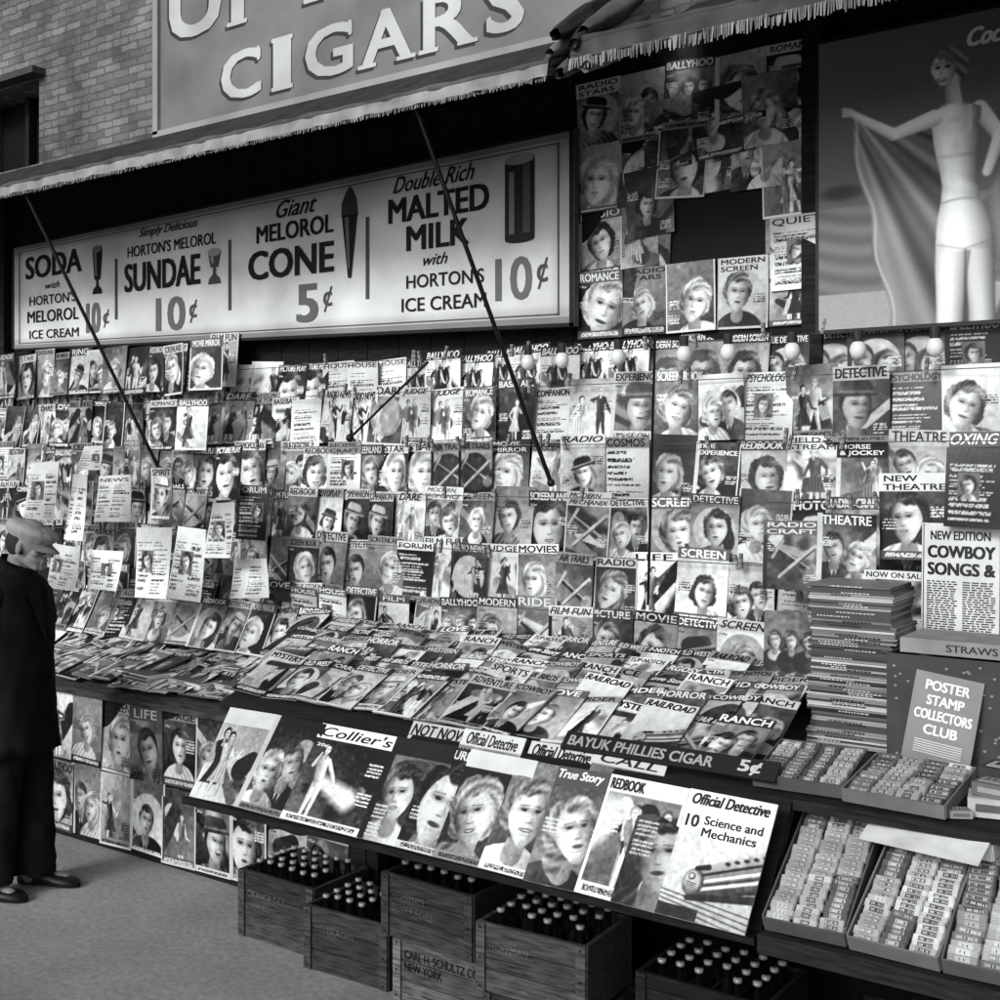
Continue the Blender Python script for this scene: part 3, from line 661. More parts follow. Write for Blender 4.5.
# ------------------------------------------------------------ awnings
def awning(x0, x1, name, label, tone, zf, fl, vd, top, ftone, frt):
    root = bpy.data.objects.new(name, None); COL.objects.link(root); root["label"] = label; root["category"] = "awning"
    n = int((x1-x0)/.05); c = MB(); rings = []
    for i in range(n+1):
        x = x0+(x1-x0)*i/n; sag = .008*math.sin(i*.9)+.006*math.sin(i*2.3)
        r = []
        for j in range(9):
            t = j/8; y = 3.82+(4.84-3.82)*t; z = zf+.01+(top-zf-.01)*t-.04*math.sin(math.pi*t)+sag*math.sin(math.pi*t)
            r.append((x, y, z))
        rings.append(r)
    c.loft(rings, tone, close=False); c.obj("canopy", M_CLOTH, root, smooth=True)
    v = MB(); rings = []; n2 = int((x1-x0)/.018)
    for i in range(n2+1):
        x = x0+(x1-x0)*i/n2; w = .005*math.sin(i*.8)+.004*math.sin(i*.37+1); d = vd*(1+.10*math.sin(i*.05)+.04*math.sin(i*.31))
        rings.append([(x, 3.80+.4*w, zf+.02), (x, 3.795+w*.8, zf-.5*d), (x, 3.79+w*1.6, zf-d)])
    v.loft(rings, ftone, close=False); v.obj("valance", M_CLOTH, root, smooth=True)
    b = MB(); b.cyl((x0, 3.83, zf), (x1, 3.83, zf), .016, .016, .25, 10); b.obj("front_bar", M_METAL, root)
    q = MB(); rings = []
    for i in range(n*2+1):
        x = x0+(x1-x0)*i/(n*2); rr = .015+.003*math.sin(i*.7)+.002*math.sin(i*.23)
        rings.append([(x, 3.815+rr*math.cos(a*math.pi/5), zf+.027+rr*math.sin(a*math.pi/5)) for a in range(10)])
    q.loft(rings, tone*1.5); q.obj("canvas_roll", M_CLOTH, root, smooth=True)
    f = MB(); x = x0
    while x < x1:
        l = R.uniform(.7, 1.05)*fl; dx = R.uniform(-.005, .005); z = zf-vd*.93; y = 3.786+R.uniform(-.004, .004)
        f.add([(x, y, z), (x+.006, y, z), (x+.005+dx, y, z-l), (x+dx, y, z-l)], [(0, 1, 2, 3)], R.uniform(.7, 1.2)*frt); x += .0085
    f.obj("fringe", M_CLOTH, root)
    return root
a1 = awning(-9.4, -2.46, "awning", "canvas awning with narrow fringed valance over the menu board", .22, 3.475, .02, .032, 4.0, .54, .46)
a2 = awning(-2.36, .6, "awning", "darker canvas awning with fringed edge over the posters", .18, 3.53, .05, .045, 4.02, .28, .48)
m = MB(); rs = random.Random(9)
for k in range(9):
    xx = -2.52+.03*k+rs.uniform(-.02, .02); y0 = 3.8+rs.uniform(-.03, .03)
    rings = []
    for j in range(9):
        t = j/8; r = .045*math.sin(math.pi*(.12+.8*t))+.008*rs.random()
        cx, cy, cz = xx+.10*t*(k % 3-1)*.5, y0+.5*t, 3.44+.05*(k % 4)+.30*t
        rings.append([(cx+r*(1+.3*math.sin(a*2.1+k))*math.cos(a*math.pi/6), cy, cz+r*math.sin(a*math.pi/6)) for a in range(12)])
    m.loft(rings, .2+.12*(k % 3))
m.obj("gathered_cloth", M_CLOTH, a2, smooth=True)
for p0, p1 in (((-3.13, 3.84, 3.44), (-2.86, 4.44, 1.90)), ((-5.86, 3.84, 3.44), (-5.40, 4.36, 1.95))):
    m = MB(); m.cyl(p0, p1, .010, .010, .06, 8); m.ball(p1, (.018, .018, .018), .1)
    m.obj("arm", M_METAL, a1)
m = MB(); p = at(4.3, 655, 335); q = at(4.3, 648, 605)
m.cyl(p, q, .006, .006, .05, 6); m.obj("hanging_rod", M_METAL, None, "thin dark vertical rod hanging before the magazines", "rod")
m = MB(); m.cyl(at(4.3, 350, 438), at(4.3, 428, 362), .006, .006, .1, 6); m.ball(at(4.3, 350, 438), (.02, .02, .02), .1); m.obj("hook_pole", M_METAL, None, "thin dark hooked pole slanting across the magazines", "pole")

g = MB(); g.ball((0, 0, 0), (.032, .032, .038), .85, 18, 12); gm = g.mesh("light_bulb", M_GLASS, True)
s_ = MB(); s_.cyl((0, 0, .03), (0, 0, .075), .018, .02, .2, 12); sm = s_.mesh("socket", M_METAL)
for u, v in ((528, 362), (562, 360), (618, 357), (684, 354), (728, 352), (792, 351), (858, 350), (935, 347)):
    p = at(4.56, u, v); o = mk("light_bulb", gm, None, "round white light bulb under the display case", "light bulb", "bulbs along the rack top", Matrix.Translation(p))
    mk("socket", sm, o)
pg = MB(); pg.box(-.004, 0, 0, .006, .012, .06, .6); pg.box(.004, 0, 0, .006, .014, .06, .5); pg.box(0, 0, .004, .016, .006, .006, .2); pm = pg.mesh("clothes_peg", M_WOOD)
for i in range(90):
    zt, Y = ROWS[i % 5]; x = R.uniform(-7.0, -1.2)
    mk("clothes_peg", pm, None, "wooden clothes peg clipping a magazine to its string", "clothes peg", "pegs on the rack strings",
       Matrix.Translation((x, Y-.055, zt+R.uniform(-.02, .01))) @ Matrix.Rotation(R.uniform(-.3, .3), 4, 'Y'))

# ------------------------------------------------------------ front rack
FR = [(-3.51, .25, "", 'figs', .88, None, None), (-3.27, .26, "", 'pair', -1, None, None), (-3.03, .365, "Collier's", 'figs', .9, None, None), (-2.665, .26, "", 'woman', .1, None, None), (-2.50, .26, "PICTURE", 'glamour', -1, None, .58), (-2.34, .26, "", 'blonde', .88, None, None),
      (-2.16, .26, "", 'woman', -1, None, None), (-1.99, .26, "True Story", 'blonde', .3, None, .62), (-1.81, .26, "REDBOOK", 'figs', .88, None, .44), (-1.685, .26, "DETECTIVE", 'man', .1, None, .50),
      (-1.545, .265, "Official Detective", 'train', .9, [("10", .05, .70, .15, .10, .07), ("Science and", .26, .735, .66, .070, .07), ("Mechanics", .26, .640, .62, .070, .07)], None)]
th = math.degrees(math.atan2(.31, .23))
for i, (x, W, t, st, bn, ex, tf) in enumerate(FR):
    H = .36
    me = mag_mesh(t, st, 1260+i, W, H, 120, shear=.25 if t in ("Collier's", "True Story", "Official Detective") else 0, banner=bn, extra=ex, tfit=tf)
    put(me, "magazine", (x+W/2, 2.972-.0055*i, .755+.001*i), th, 0, R.uniform(-1.2, 1.2), st, "leaning on the slanted front rack", group="large magazines on the front rack")
for i, (x, t, st) in enumerate(((-2.66, "NOT NOW", 'figs'), (-2.44, "Official Detective", 'woman'), (-2.17, "Official Detective", 'woman'), (-1.93, "CALL", 'man'))):
    me = mag_mesh(t, st, 1300+i, .25, .33, 60, shear=.2, banner=.86)
    put(me, "magazine", (x+.125, 2.972+.085, .755+.068), th, 0, R.uniform(-1, 1), st, "tucked behind the front row", group="large magazines on the front rack")

# ------------------------------------------------------------ pulp magazines
PT = [("DETECTIVE", 'man'), ("SPIDER", 'figs'), ("SPIDER", 'man'), ("Love Story", 'pair'), ("NORTHWEST", 'figs'), ("HORROR", 'figs'), ("COWBOY", 'man'), ("WESTERN", 'figs'), ("TOP-NOTCH", 'figs'),
      ("RAILROAD", 'train'), ("SPORTS", 'figs'), ("ADVENTURE", 'figs'), ("DETECTIVE", 'pair'), ("LOVE", 'woman'), ("ACE", 'plane'), ("WAR BIRDS", 'plane'), ("WILD WEST", 'man'), ("MYSTERY", 'figs'), ("RANCH", 'pair'), ("ARGOSY", 'man')]
def pulps():
    for r in range(6):
        Y = 3.36+.20*r; x = -1.42-(Y-3.3)*.24-(.0 if r else .05); xe = -3.55-(Y-3.3)*.72
        last = -1
        while x > xe:
            i = R.randrange(len(PT))
            if i == last: continue
            last = i; t, st = PT[i]
            me = mag_mesh(t, st, 800+i+40*R.randrange(4), .178, .25, 54, kind="pulp_magazine", shear=.3 if i % 6 == 3 else 0)
            put(me, "pulp_magazine", (x-.09, Y+R.uniform(-.01, .01), 1.062+.012*r+R.uniform(0, .008)), 23+R.uniform(-3, 4), R.uniform(-8, 2), R.uniform(-4, 4), st, "lying on the counter", "pulp magazine", "pulp magazines shingled on the counter", sc_=1.08)
            x -= R.uniform(.13, .17)
    for r in range(5):
        Y = 3.88+.155*r; x = -3.9-(Y-3.87)*.75; xe = -5.7-(Y-3.87)*1.1
        while x > xe:
            i = R.randrange(len(PT)); t, st = PT[i]
            me = mag_mesh(t, st, 800+i+40*R.randrange(4), .178, .25, 54, kind="pulp_magazine", shear=.3 if i % 6 == 3 else 0)
            put(me, "pulp_magazine", (x-.09, Y, .835+.235*(Y-3.85)+R.uniform(0, .03)), 13.5+R.uniform(-1.5, 1.5), R.uniform(-9, 3), R.uniform(-3, 3), st, "lying on the side counter", "pulp magazine", "pulp magazines on the side counter")
            x -= R.uniform(.12, .16)
pulps()
def pile(name, x, y, z, w, d, n, yaw, label, tones, th=.008, group=None, jit=.004):
    mb = MB(); ox = oy = 0
    for i in range(n):
        if i % 8 == 0: ox, oy = R.uniform(-.010, .010), R.uniform(-.006, .006)
        dx, dy = ox+R.uniform(-jit, jit), oy+R.uniform(-jit, jit); hh = th*R.uniform(.78, .96)
        tn = R.choice(tones)
        mb.box(dx, dy, th*(i+.5), w*R.uniform(.97, 1), d*R.uniform(.97, 1), hh, tn)
        if R.random() < .5:
            a = R.uniform(-.38, .0)*w; x_ = dx+a; e = x_+R.uniform(.05, .13)
            while x_ < e: l = R.uniform(.004, .012); mb.box(x_+l/2, dy-d*.5, th*(i+.5), l, .003, th*.45, .85 if tn < .45 else .15); x_ += l+.004
    mb.box(0, 0, th*n*.5, w*.94, d*.94, th*n*.995, .3)
    return mk(name, mb.mesh(name, M_PAPER), None, label, "magazine stack", group, Matrix.Translation((x, y, z)) @ Matrix.Rotation(math.radians(yaw), 4, 'Z'))
T_ = [.5, .65, .72, .4, .8, .3, .6, .18, .85]
pile("magazine_stack", -1.335, 4.0, 1.055, .28, .25, 74, 1, "tall stack of magazines with light page edges on the counter", T_, .0072, "stacks on the counter")
for x, z in ((-4.35, .86), (-4.7, .85), (-5.1, .85)):
    pile("newspaper_stack", x, 4.05, z, .3, .2, 6, R.uniform(-10, 10), "short stack of folded newspapers on the side counter", [.7, .85, .6], .009, "newspapers on the side counter")

def pm_(i): t, st = POOL[i % len(POOL)]; return t, st, 4000+i % len(POOL)+50*(i % 4)
for r in range(2):
    x = -4.3-.1*r
    for i in range(13 if r == 0 else 14):
        t, st, sd = pm_(i*3+1+r*7)
        me = mag_mesh(t, st, sd, .215, .285, 52, shear=.35 if sd % 4 == 0 else 0)
        put(me, "magazine", (x, 4.33+.1*r, .99+.10*r), 62+8*r, R.uniform(-4, 4), R.uniform(-3, 3), st, "standing behind the side counter", group="magazines on the side counter"); x -= R.uniform(.17, .2)
for i, (u, v, Y) in enumerate([(172, 395, 4.45), (205, 390, 4.45), (160, 450, 4.42), (225, 500, 4.3), (190, 450, 4.42), (160, 520, 4.3), (130, 490, 4.4), (250, 540, 4.35)]):
    t, st, sd = pm_(i*5+2)
    me = mag_mesh(t, st, sd, .215, .285, 52, shear=.35 if sd % 4 == 0 else 0)
    put(me, "magazine", at(Y, u, v), 84, R.uniform(-15, 15), R.uniform(-5, 5), st, "hanging near the side counter", group="magazines hung near the side counter")

def sheet(W, H, seed, title=None):
    P, bg = art('news', seed, 54, 70, W/H); mb = MB(); mb.grid(P*.95, -W/2, 0, W, H, 0)
    if title: mb.text(title, -W*.44, H*.86, W*.88, H*.08, .001, .08, .03)
    a = R.uniform(.02, .045); ph = R.uniform(0, 6)
    mb.warp(lambda x, y, z: (x, y, z+a*math.sin(x/W*4+ph)*(1-y/H)+.02*(1-y/H)**2))
    return mb.mesh("newspaper", M_PAPER, False)
for i, (u, v, Y, W, H) in enumerate([(42, 520, 4.2, .28, .34), (75, 540, 4.25, .18, .38), (113, 522, 4.2, .28, .26), (62, 588, 4.1, .26, .24), (152, 598, 4.2, .26, .38), (186, 600, 4.2, .26, .38), (222, 558, 4.15, .2, .28), (92, 470, 4.3, .2, .14), (250, 598, 4.3, .24, .2), (105, 590, 4.2, .24, .22)]):
    mk("newspaper", sheet(W, H, 60+i, "NEWS" if i == 2 else None), None, "white newspaper sheet hanging from a string", "newspaper", "newspapers hung near the side counter",
       Matrix.Translation(at(Y, u, v)) @ Matrix.Rotation(math.radians(R.uniform(-10, 10)), 4, 'Z') @ Matrix.Rotation(math.radians(86), 4, 'X') @ Matrix.Rotation(math.radians(R.uniform(-5, 5)), 4, 'Z'))
for i, (x, t) in enumerate(((-6.35, ""), (-6.05, "Collier's"), (-5.75, "Collier's"), (-5.45, "LIBERTY"))):
    me = mag_mesh(t, 'figs', 1400+i, .27, .35, 54, shear=.3, banner=.88)
    put(me, "magazine", (x, 4.2, .9), 30, R.uniform(-6, 6), 0, 'figs', "at the side counter's far end", group="magazines on the side counter")

for r in range(2):
    for i in range(9):
        st = R.choice(['woman', 'blonde', 'pair', 'figs', 'man', 'glamour', 'woman', 'figs']); k = r*9+i
        t = R.choice(["SCREEN", "LIFE", "BALLYHOO", "", "LOVE BOOK", "STAGE", "RADIO", "MOVIES", ""])
        me = mag_mesh(t, st, 1560+k, .235, .345, 66)
        put(me, "magazine", (-5.62+i*.243, 3.872-.005*(k % 2), .025+(1-r)*.375+R.uniform(-.01, .015)), 88, R.uniform(-1, 1), R.uniform(-2, 2), st, "on the side counter front", group="magazines on the side counter front", sc_=1.06)

# ------------------------------------------------------------ right-hand goods
def cowboy():
    W, H = .255, .40; mb = MB(); P = .82+.03*np.random.RandomState(1).rand(40, 30); mb.grid(P, 0, 0, W, H, 0)
    mb.text("NEW EDITION", .03, .345, .19, .03, .001, .08, .03); mb.text("COWBOY", .02, .285, .215, .042, .001, .08, .05); mb.text("SONGS &", .02, .228, .215, .042, .001, .08, .05)
    rs = random.Random(4); y = .205
    for k in range(24):
        for x0 in (.018, .135):
            x = x0
            while x < x0+.09:
                w = rs.uniform(.008, .025); mb.rect(x, y, min(w, x0+.1-x), .0042, .001, .22); x += w+.005
        y -= .0078
    for (x, y, w, h) in ((.005, .005, W-.01, .003), (.005, H-.008, W-.01, .003), (.005, .005, .003, H-.01), (W-.008, .005, .003, H-.01)): mb.rect(x, y, w, h, .001, .2)
    mb.warp(lambda x, y, z: (x, y, z+.012*math.sin(x*14)))
    mk("song_sheet", mb.mesh("song_sheet", M_PAPER), None, "large white song sheet hanging beside the magazine stacks", "song sheet", None,
       Matrix.Translation(at(4.1, 921, 642)) @ Matrix.Rotation(math.radians(88), 4, 'X'))
cowboy()
me = mag_mesh("NEW\nTHEATRE", 'woman', 1604, .25, .31, 64, banner=.86); put(me, "magazine", at(4.35, 915, 560), 88, 0, 1, 'woman', "hanging above the stacks")
me = mag_mesh("", 'darklist', 1601, .18, .26, 50); put(me, "magazine", at(4.05, 972, 528), 88, 0, -2, 'darklist', "hanging above the song sheet")
me = mag_mesh("RADIO\nCRAFT", 'plane', 1605, .22, .26, 60); put(me, "magazine", at(4.3, 790, 590), 86, 0, 1, 'plane', "hanging near the counter end")
me = mag_mesh("", 'six', 1603, .22, .27, 64); put(me, "magazine", at(4.3, 790, 684), 80, 0, 1, 'six', "standing at the counter end")
me = mag_mesh("THEATRE", 'pair', 1606, .22, .27, 60); put(me, "magazine", at(4.3, 845, 588), 86, 0, -1, 'pair', "hanging above the stacks")
def carton():
    mb = MB(); x0, x1 = -1.17, -.62; y0, y1 = 3.75, 4.05; z0, z1 = 1.055, 1.40
    for (cx, cy, sx, sy) in (((x0+x1)/2, y0, x1-x0, .008), ((x0+x1)/2, y1, x1-x0, .008), (x0, (y0+y1)/2, .008, y1-y0-.01), (x1, (y0+y1)/2, .008, y1-y0-.01)):
        mb.box(cx, cy, (z0+z1)/2, sx, sy, z1-z0, .26)
    mb.box((x0+x1)/2, (y0+y1)/2, z0+.005, x1-x0-.02, y1-y0-.02, .01, .3)
    rs = random.Random(3)
    for k in range(110):
        mb.box(rs.uniform(x0+.02, x1-.02), y0-.006, rs.uniform(z0+.02, z1-.02), .008, .002, .006, .55)
    mb.obj("carton", M_CARD, None, "dark dotted cardboard carton standing on the counter", "carton")
    l = MB(); l.rect(0, 0, .2, .28, 0, .45)
    for k, (t, w) in enumerate((("POSTER", .13), ("STAMP", .11), ("COLLECTORS", .17), ("CLUB", .10))): l.text(t, .1-w/2, .228-k*.044, w, .030, .001, .92, .035)
    for k in range(6): l.rect(.03, .04+k*.007, .14, .003, .001, .75)
    mk("leaflet", l.mesh("leaflet", M_PAPER), None, "grey stamp collectors club leaflet leaning on the carton", "leaflet", None,
       Matrix.Translation((-1.11, 3.68, 1.088)) @ Matrix.Rotation(math.radians(7), 4, 'Y') @ Matrix.Rotation(math.radians(78), 4, 'X'))
    b = MB(); b.box(-.92, 3.9, 1.425, .44, .24, .045, .55); a = len(b.v); b.text("STRAWS", 0, 0, .15, .022, 0, .2, .02)
    b.warp(lambda x, y, z: (-1.0+x, 3.778-z, 1.414+y), a)
    b.obj("straw_box", M_CARD, None, "flat box of drinking straws on the carton", "box")
carton()
PACKS = []
rs = random.Random(21)
for k in range(16):
    mb = MB(); t = rs.choice([.8, .7, .6, .4, .65, .78, .3])
    mb.add([(-.5, -.5, 0), (.5, -.5, 0), (.5, .5, 0), (-.5, .5, 0), (-.45, -.42, .006), (.45, -.42, .006), (.45, .42, .006), (-.45, .42, .006)],
           [(4, 5, 6, 7), (0, 1, 5, 4), (1, 2, 6, 5), (2, 3, 7, 6), (3, 0, 4, 7)], t)
    u = rs.uniform(.18, .4); mb.rect(-u, -.32, 2*u, .62, .0063, rs.choice([.25, .75, .4, .5, .6]))
    x = -u+.03
    while x < u-.04:
        w = rs.uniform(.01, .035); mb.rect(x, -.14, w, .26, .0066, rs.choice([.8, .75, .18])); x += w+.014
    PACKS.append(mb.mesh("candy_pack", M_PAPER))
def tray(W, D, h, loc, tilt, yaw, label, nx, ny, tone, rg=R):
    mb = MB()
    for cx, cy, sx, sy in ((0, 0, W, .005), (0, D, W, .005), (-W/2, D/2, .005, D-.007), (W/2, D/2, .005, D-.007)): mb.box(cx, cy, h/2, sx, sy, h, tone)
    mb.box(0, D/2, .003, W-.008, D-.008, .006, tone*.7)
    M = Matrix.Translation(loc) @ Matrix.Rotation(math.radians(yaw), 4, 'Z') @ Matrix.Rotation(math.radians(tilt), 4, 'X')
    mk("display_tray", mb.mesh("display_tray", M_CARD), None, label, "tray", "cardboard candy trays", M)
    pw, pd = (W-.012)/nx, (D-.012)/ny
    for i in range(nx):
        cur = rg.randrange(len(PACKS))
        for j in range(ny):
            if rg.random() < .15: cur = rg.randrange(len(PACKS))
            mk("candy_pack", PACKS[cur], None, "small wrapped candy bar lying in a cardboard tray", "candy", "candy packs in trays",
               M @ Matrix.Translation((-W/2+.006+pw*(i+.5)+rg.uniform(-.003, .003), .006+pd*(j+.5), h*.8+rg.uniform(-.003, .004))) @ Matrix.Rotation(math.radians(rg.uniform(-6, 6)), 4, 'Z') @ Matrix.Rotation(math.radians(20), 4, 'X') @ Matrix.Diagonal((pw*.97, pd*1.2, 1, 1)))
tray(.215, .42, .045, (-1.145, 2.99, .765), 29, 3, "open cardboard tray of candy bars on the sloped shelf", 3, 22, .35)
tray(.225, .42, .045, (-.915, 2.985, .765), 29, -2, "open cardboard tray packed with candy on the sloped shelf", 3, 23, .42)
tray(.24, .40, .045, (-.675, 2.985, .765), 29, 2, "wide cardboard tray of candy bars beside another tray", 3, 18, .38)
tray(.26, .27, .038, (-1.275, 3.27, 1.058), 10, 4, "cardboard tray of candy standing on the counter", 4, 11, .3)
tray(.28, .27, .038, (-1.0, 3.25, 1.058), 10, -3, "cardboard tray of light candy bars on the counter", 4, 10, .45)
mb = MB()
for cx, cy, sx, sy in ((0, -.07, .32, .005), (0, .07, .32, .005), (-.16, 0, .005, .135), (.16, 0, .005, .135)): mb.box(cx, cy, .03, sx, sy, .06, .85)
mb.box(0, 0, .003, .31, .135, .006, .7); mb.add([(-.16, -.072, .058), (.16, -.072, .058), (.16, -.16, .035), (-.16, -.16, .035), (-.16, -.072, .054), (.16, -.072, .054), (.16, -.16, .031), (-.16, -.16, .031)], [(0, 3, 2, 1), (4, 5, 6, 7), (3, 7, 6, 2)], .85)
mk("white_box", mb.mesh("white_box", M_CARD), None, "open white cardboard box with folded flap on the shelf", "box", None, Matrix.Translation((-.89, 3.33, .985)) @ Matrix.Rotation(math.radians(-8), 4, 'Z') @ Matrix.Rotation(math.radians(12), 4, 'X'))
for k, (x, y, z, w, d, h, t, yw) in enumerate([(-.77, 3.38, 1.055, .13, .10, .05, .7, 12), (-.76, 3.55, 1.055, .15, .11, .09, .25, -8), (-.60, 3.40, 1.055, .12, .12, .07, .8, 20), (-.76, 3.38, 1.106, .11, .08, .035, .4, -10), (-.50, 3.12, .90, .12, .10, .05, .75, 15), (-.84, 3.30, 1.055, .06, .04, .02, .6, 30)]):
    b = MB(); b.box(0, 0, h/2, w, d, h, t); b.box(0, 0, h+.0015, w*.8, d*.6, .002, .9-t*.8); b.box(0, -d/2-.001, h/2, w*.7, .002, h*.4, .9-t*.8)
    for j in range(4): b.box(-w*.25+j*w*.16, 0, h+.004, w*.08, d*.25, .002, t)
    o = mk("small_carton", b.mesh("small_carton", M_CARD), None, "small printed cardboard carton beside the candy trays", "box", "small cartons by the candy", Matrix.Translation((x, y, z)) @ Matrix.Rotation(math.radians(yw), 4, 'Z'))

# ------------------------------------------------------------ crates and bottles
bt = MB()
prof = [(.0, .028), (.12, .029), (.15, .024), (.19, .012), (.225, .0115), (.228, .0145), (.238, .0145), (.24, .004)]
bt.loft([[(r*math.cos(a*math.pi/6), r*math.sin(a*math.pi/6), z) for a in range(12)] for z, r in prof], [t for (z, r) in prof for t in [.08 if z < .226 else .5]*12])
btm = bt.mesh("soda_bottle", M_GLASS, True)
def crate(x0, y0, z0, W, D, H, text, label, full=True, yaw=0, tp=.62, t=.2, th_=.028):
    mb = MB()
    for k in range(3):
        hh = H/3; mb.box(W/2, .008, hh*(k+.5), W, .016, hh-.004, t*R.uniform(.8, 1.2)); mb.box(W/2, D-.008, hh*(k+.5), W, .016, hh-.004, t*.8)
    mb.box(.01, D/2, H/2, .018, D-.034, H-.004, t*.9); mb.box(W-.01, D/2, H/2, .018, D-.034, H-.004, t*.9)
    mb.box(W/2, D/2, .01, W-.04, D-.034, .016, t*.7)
    for xx in (.022, W-.022): mb.box(xx, -.005, H/2, .036, .008, H-.006, t*1.15)
    for k in range(1, 6): mb.box(W*k/6, D/2, H*.6, .006, D-.04, .05, .15)
    for xx in (.022, W-.022):
        for zz in (.02, H*.5, H-.016): mb.cyl((xx, -.009, zz), (xx, -.0115, zz), .004, .004, .08, 8)
    for k in range(5): mb.box(R.uniform(.06, W-.06), -.0008, R.uniform(.03, H-.03), R.uniform(.02, .12), .002, .003, t*.5)
    if text:
        a = len(mb.v); L = text.split("\n")
        for i, s in enumerate(L):
            w_ = (W-.10) if i == 0 and len(s) > 12 else min(W-.12, len(s)*.022)
            mb.text(s, .055, H*tp-i*.045, w_, th_, 0, .07 if t > .3 else t+.10, .015)
        mb.warp(lambda x, y, z: (x, -.0022-z, y), a)
    M = Matrix.Translation((x0, y0, z0)) @ Matrix.Rotation(math.radians(yaw), 4, 'Z')
    o = mk("bottle_crate", mb.mesh("bottle_crate", M_WOOD), None, label, "crate", "soda crates under the counter", M); bevel(o, .0015)
    if full:
        for i in range(6):
            for j in range(4):
                if R.random() < .08: continue
                mk("soda_bottle", btm, None, "dark capped soda bottle standing in a wooden crate", "bottle", "bottles in the crates",
                   M @ Matrix.Translation((.03+(W-.06)*(i+.5)/6, .03+(D-.06)*(j+.5)/4, H-.205+R.uniform(-.004, .004))))
crate(-3.82, 3.50, 0, .44, .33, .28, "ORANGE DRY\nNEW YORK", "weathered wooden crate of soda bottles on the pavement", t=.24)
crate(-3.36, 3.42, 0, .42, .33, .25, "BEVERAGES", "low wooden crate full of capped bottles on the pavement", yaw=3, t=.22)
crate(-2.90, 3.42, 0, .46, .33, .23, "CARL H. SCHULTZ COR\nNEW YORK", "stencilled wooden crate on the pavement under another crate", False, tp=.70, t=.36, th_=.032)
crate(-2.94, 3.40, .235, .44, .33, .235, "HOFFMAN\nBEVERAGES", "dark wooden bottle crate stacked on another crate", True, -2, t=.2)
crate(-2.42, 3.32, 0, .43, .33, .19, "", "wooden crate supporting another crate of bottles", False, t=.2)
crate(-2.43, 3.30, .195, .43, .33, .235, "HOFFMAN", "wooden crate of capped bottles stacked on another", True, 3, t=.26)
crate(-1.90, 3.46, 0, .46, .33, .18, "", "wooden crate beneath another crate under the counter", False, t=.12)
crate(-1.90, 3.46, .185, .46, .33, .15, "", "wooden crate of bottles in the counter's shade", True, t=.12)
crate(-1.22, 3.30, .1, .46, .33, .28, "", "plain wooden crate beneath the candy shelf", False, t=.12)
for i in range(7):
    st = ['woman', 'man', 'glamour', 'figs', 'blonde', 'woman', 'pair'][i]
    me = mag_mesh(["LOVE BOOK", "", "RADIO", "", "SCREEN", "", "LIFE"][i], st, 1700+i, .215, .285, 50)
    put(me, "magazine", (-3.58+i*.23, 3.93-.003*i, .42), 84, 0, R.uniform(-3, 3), st, "in shade beneath the counter", group="magazines beneath the counter")

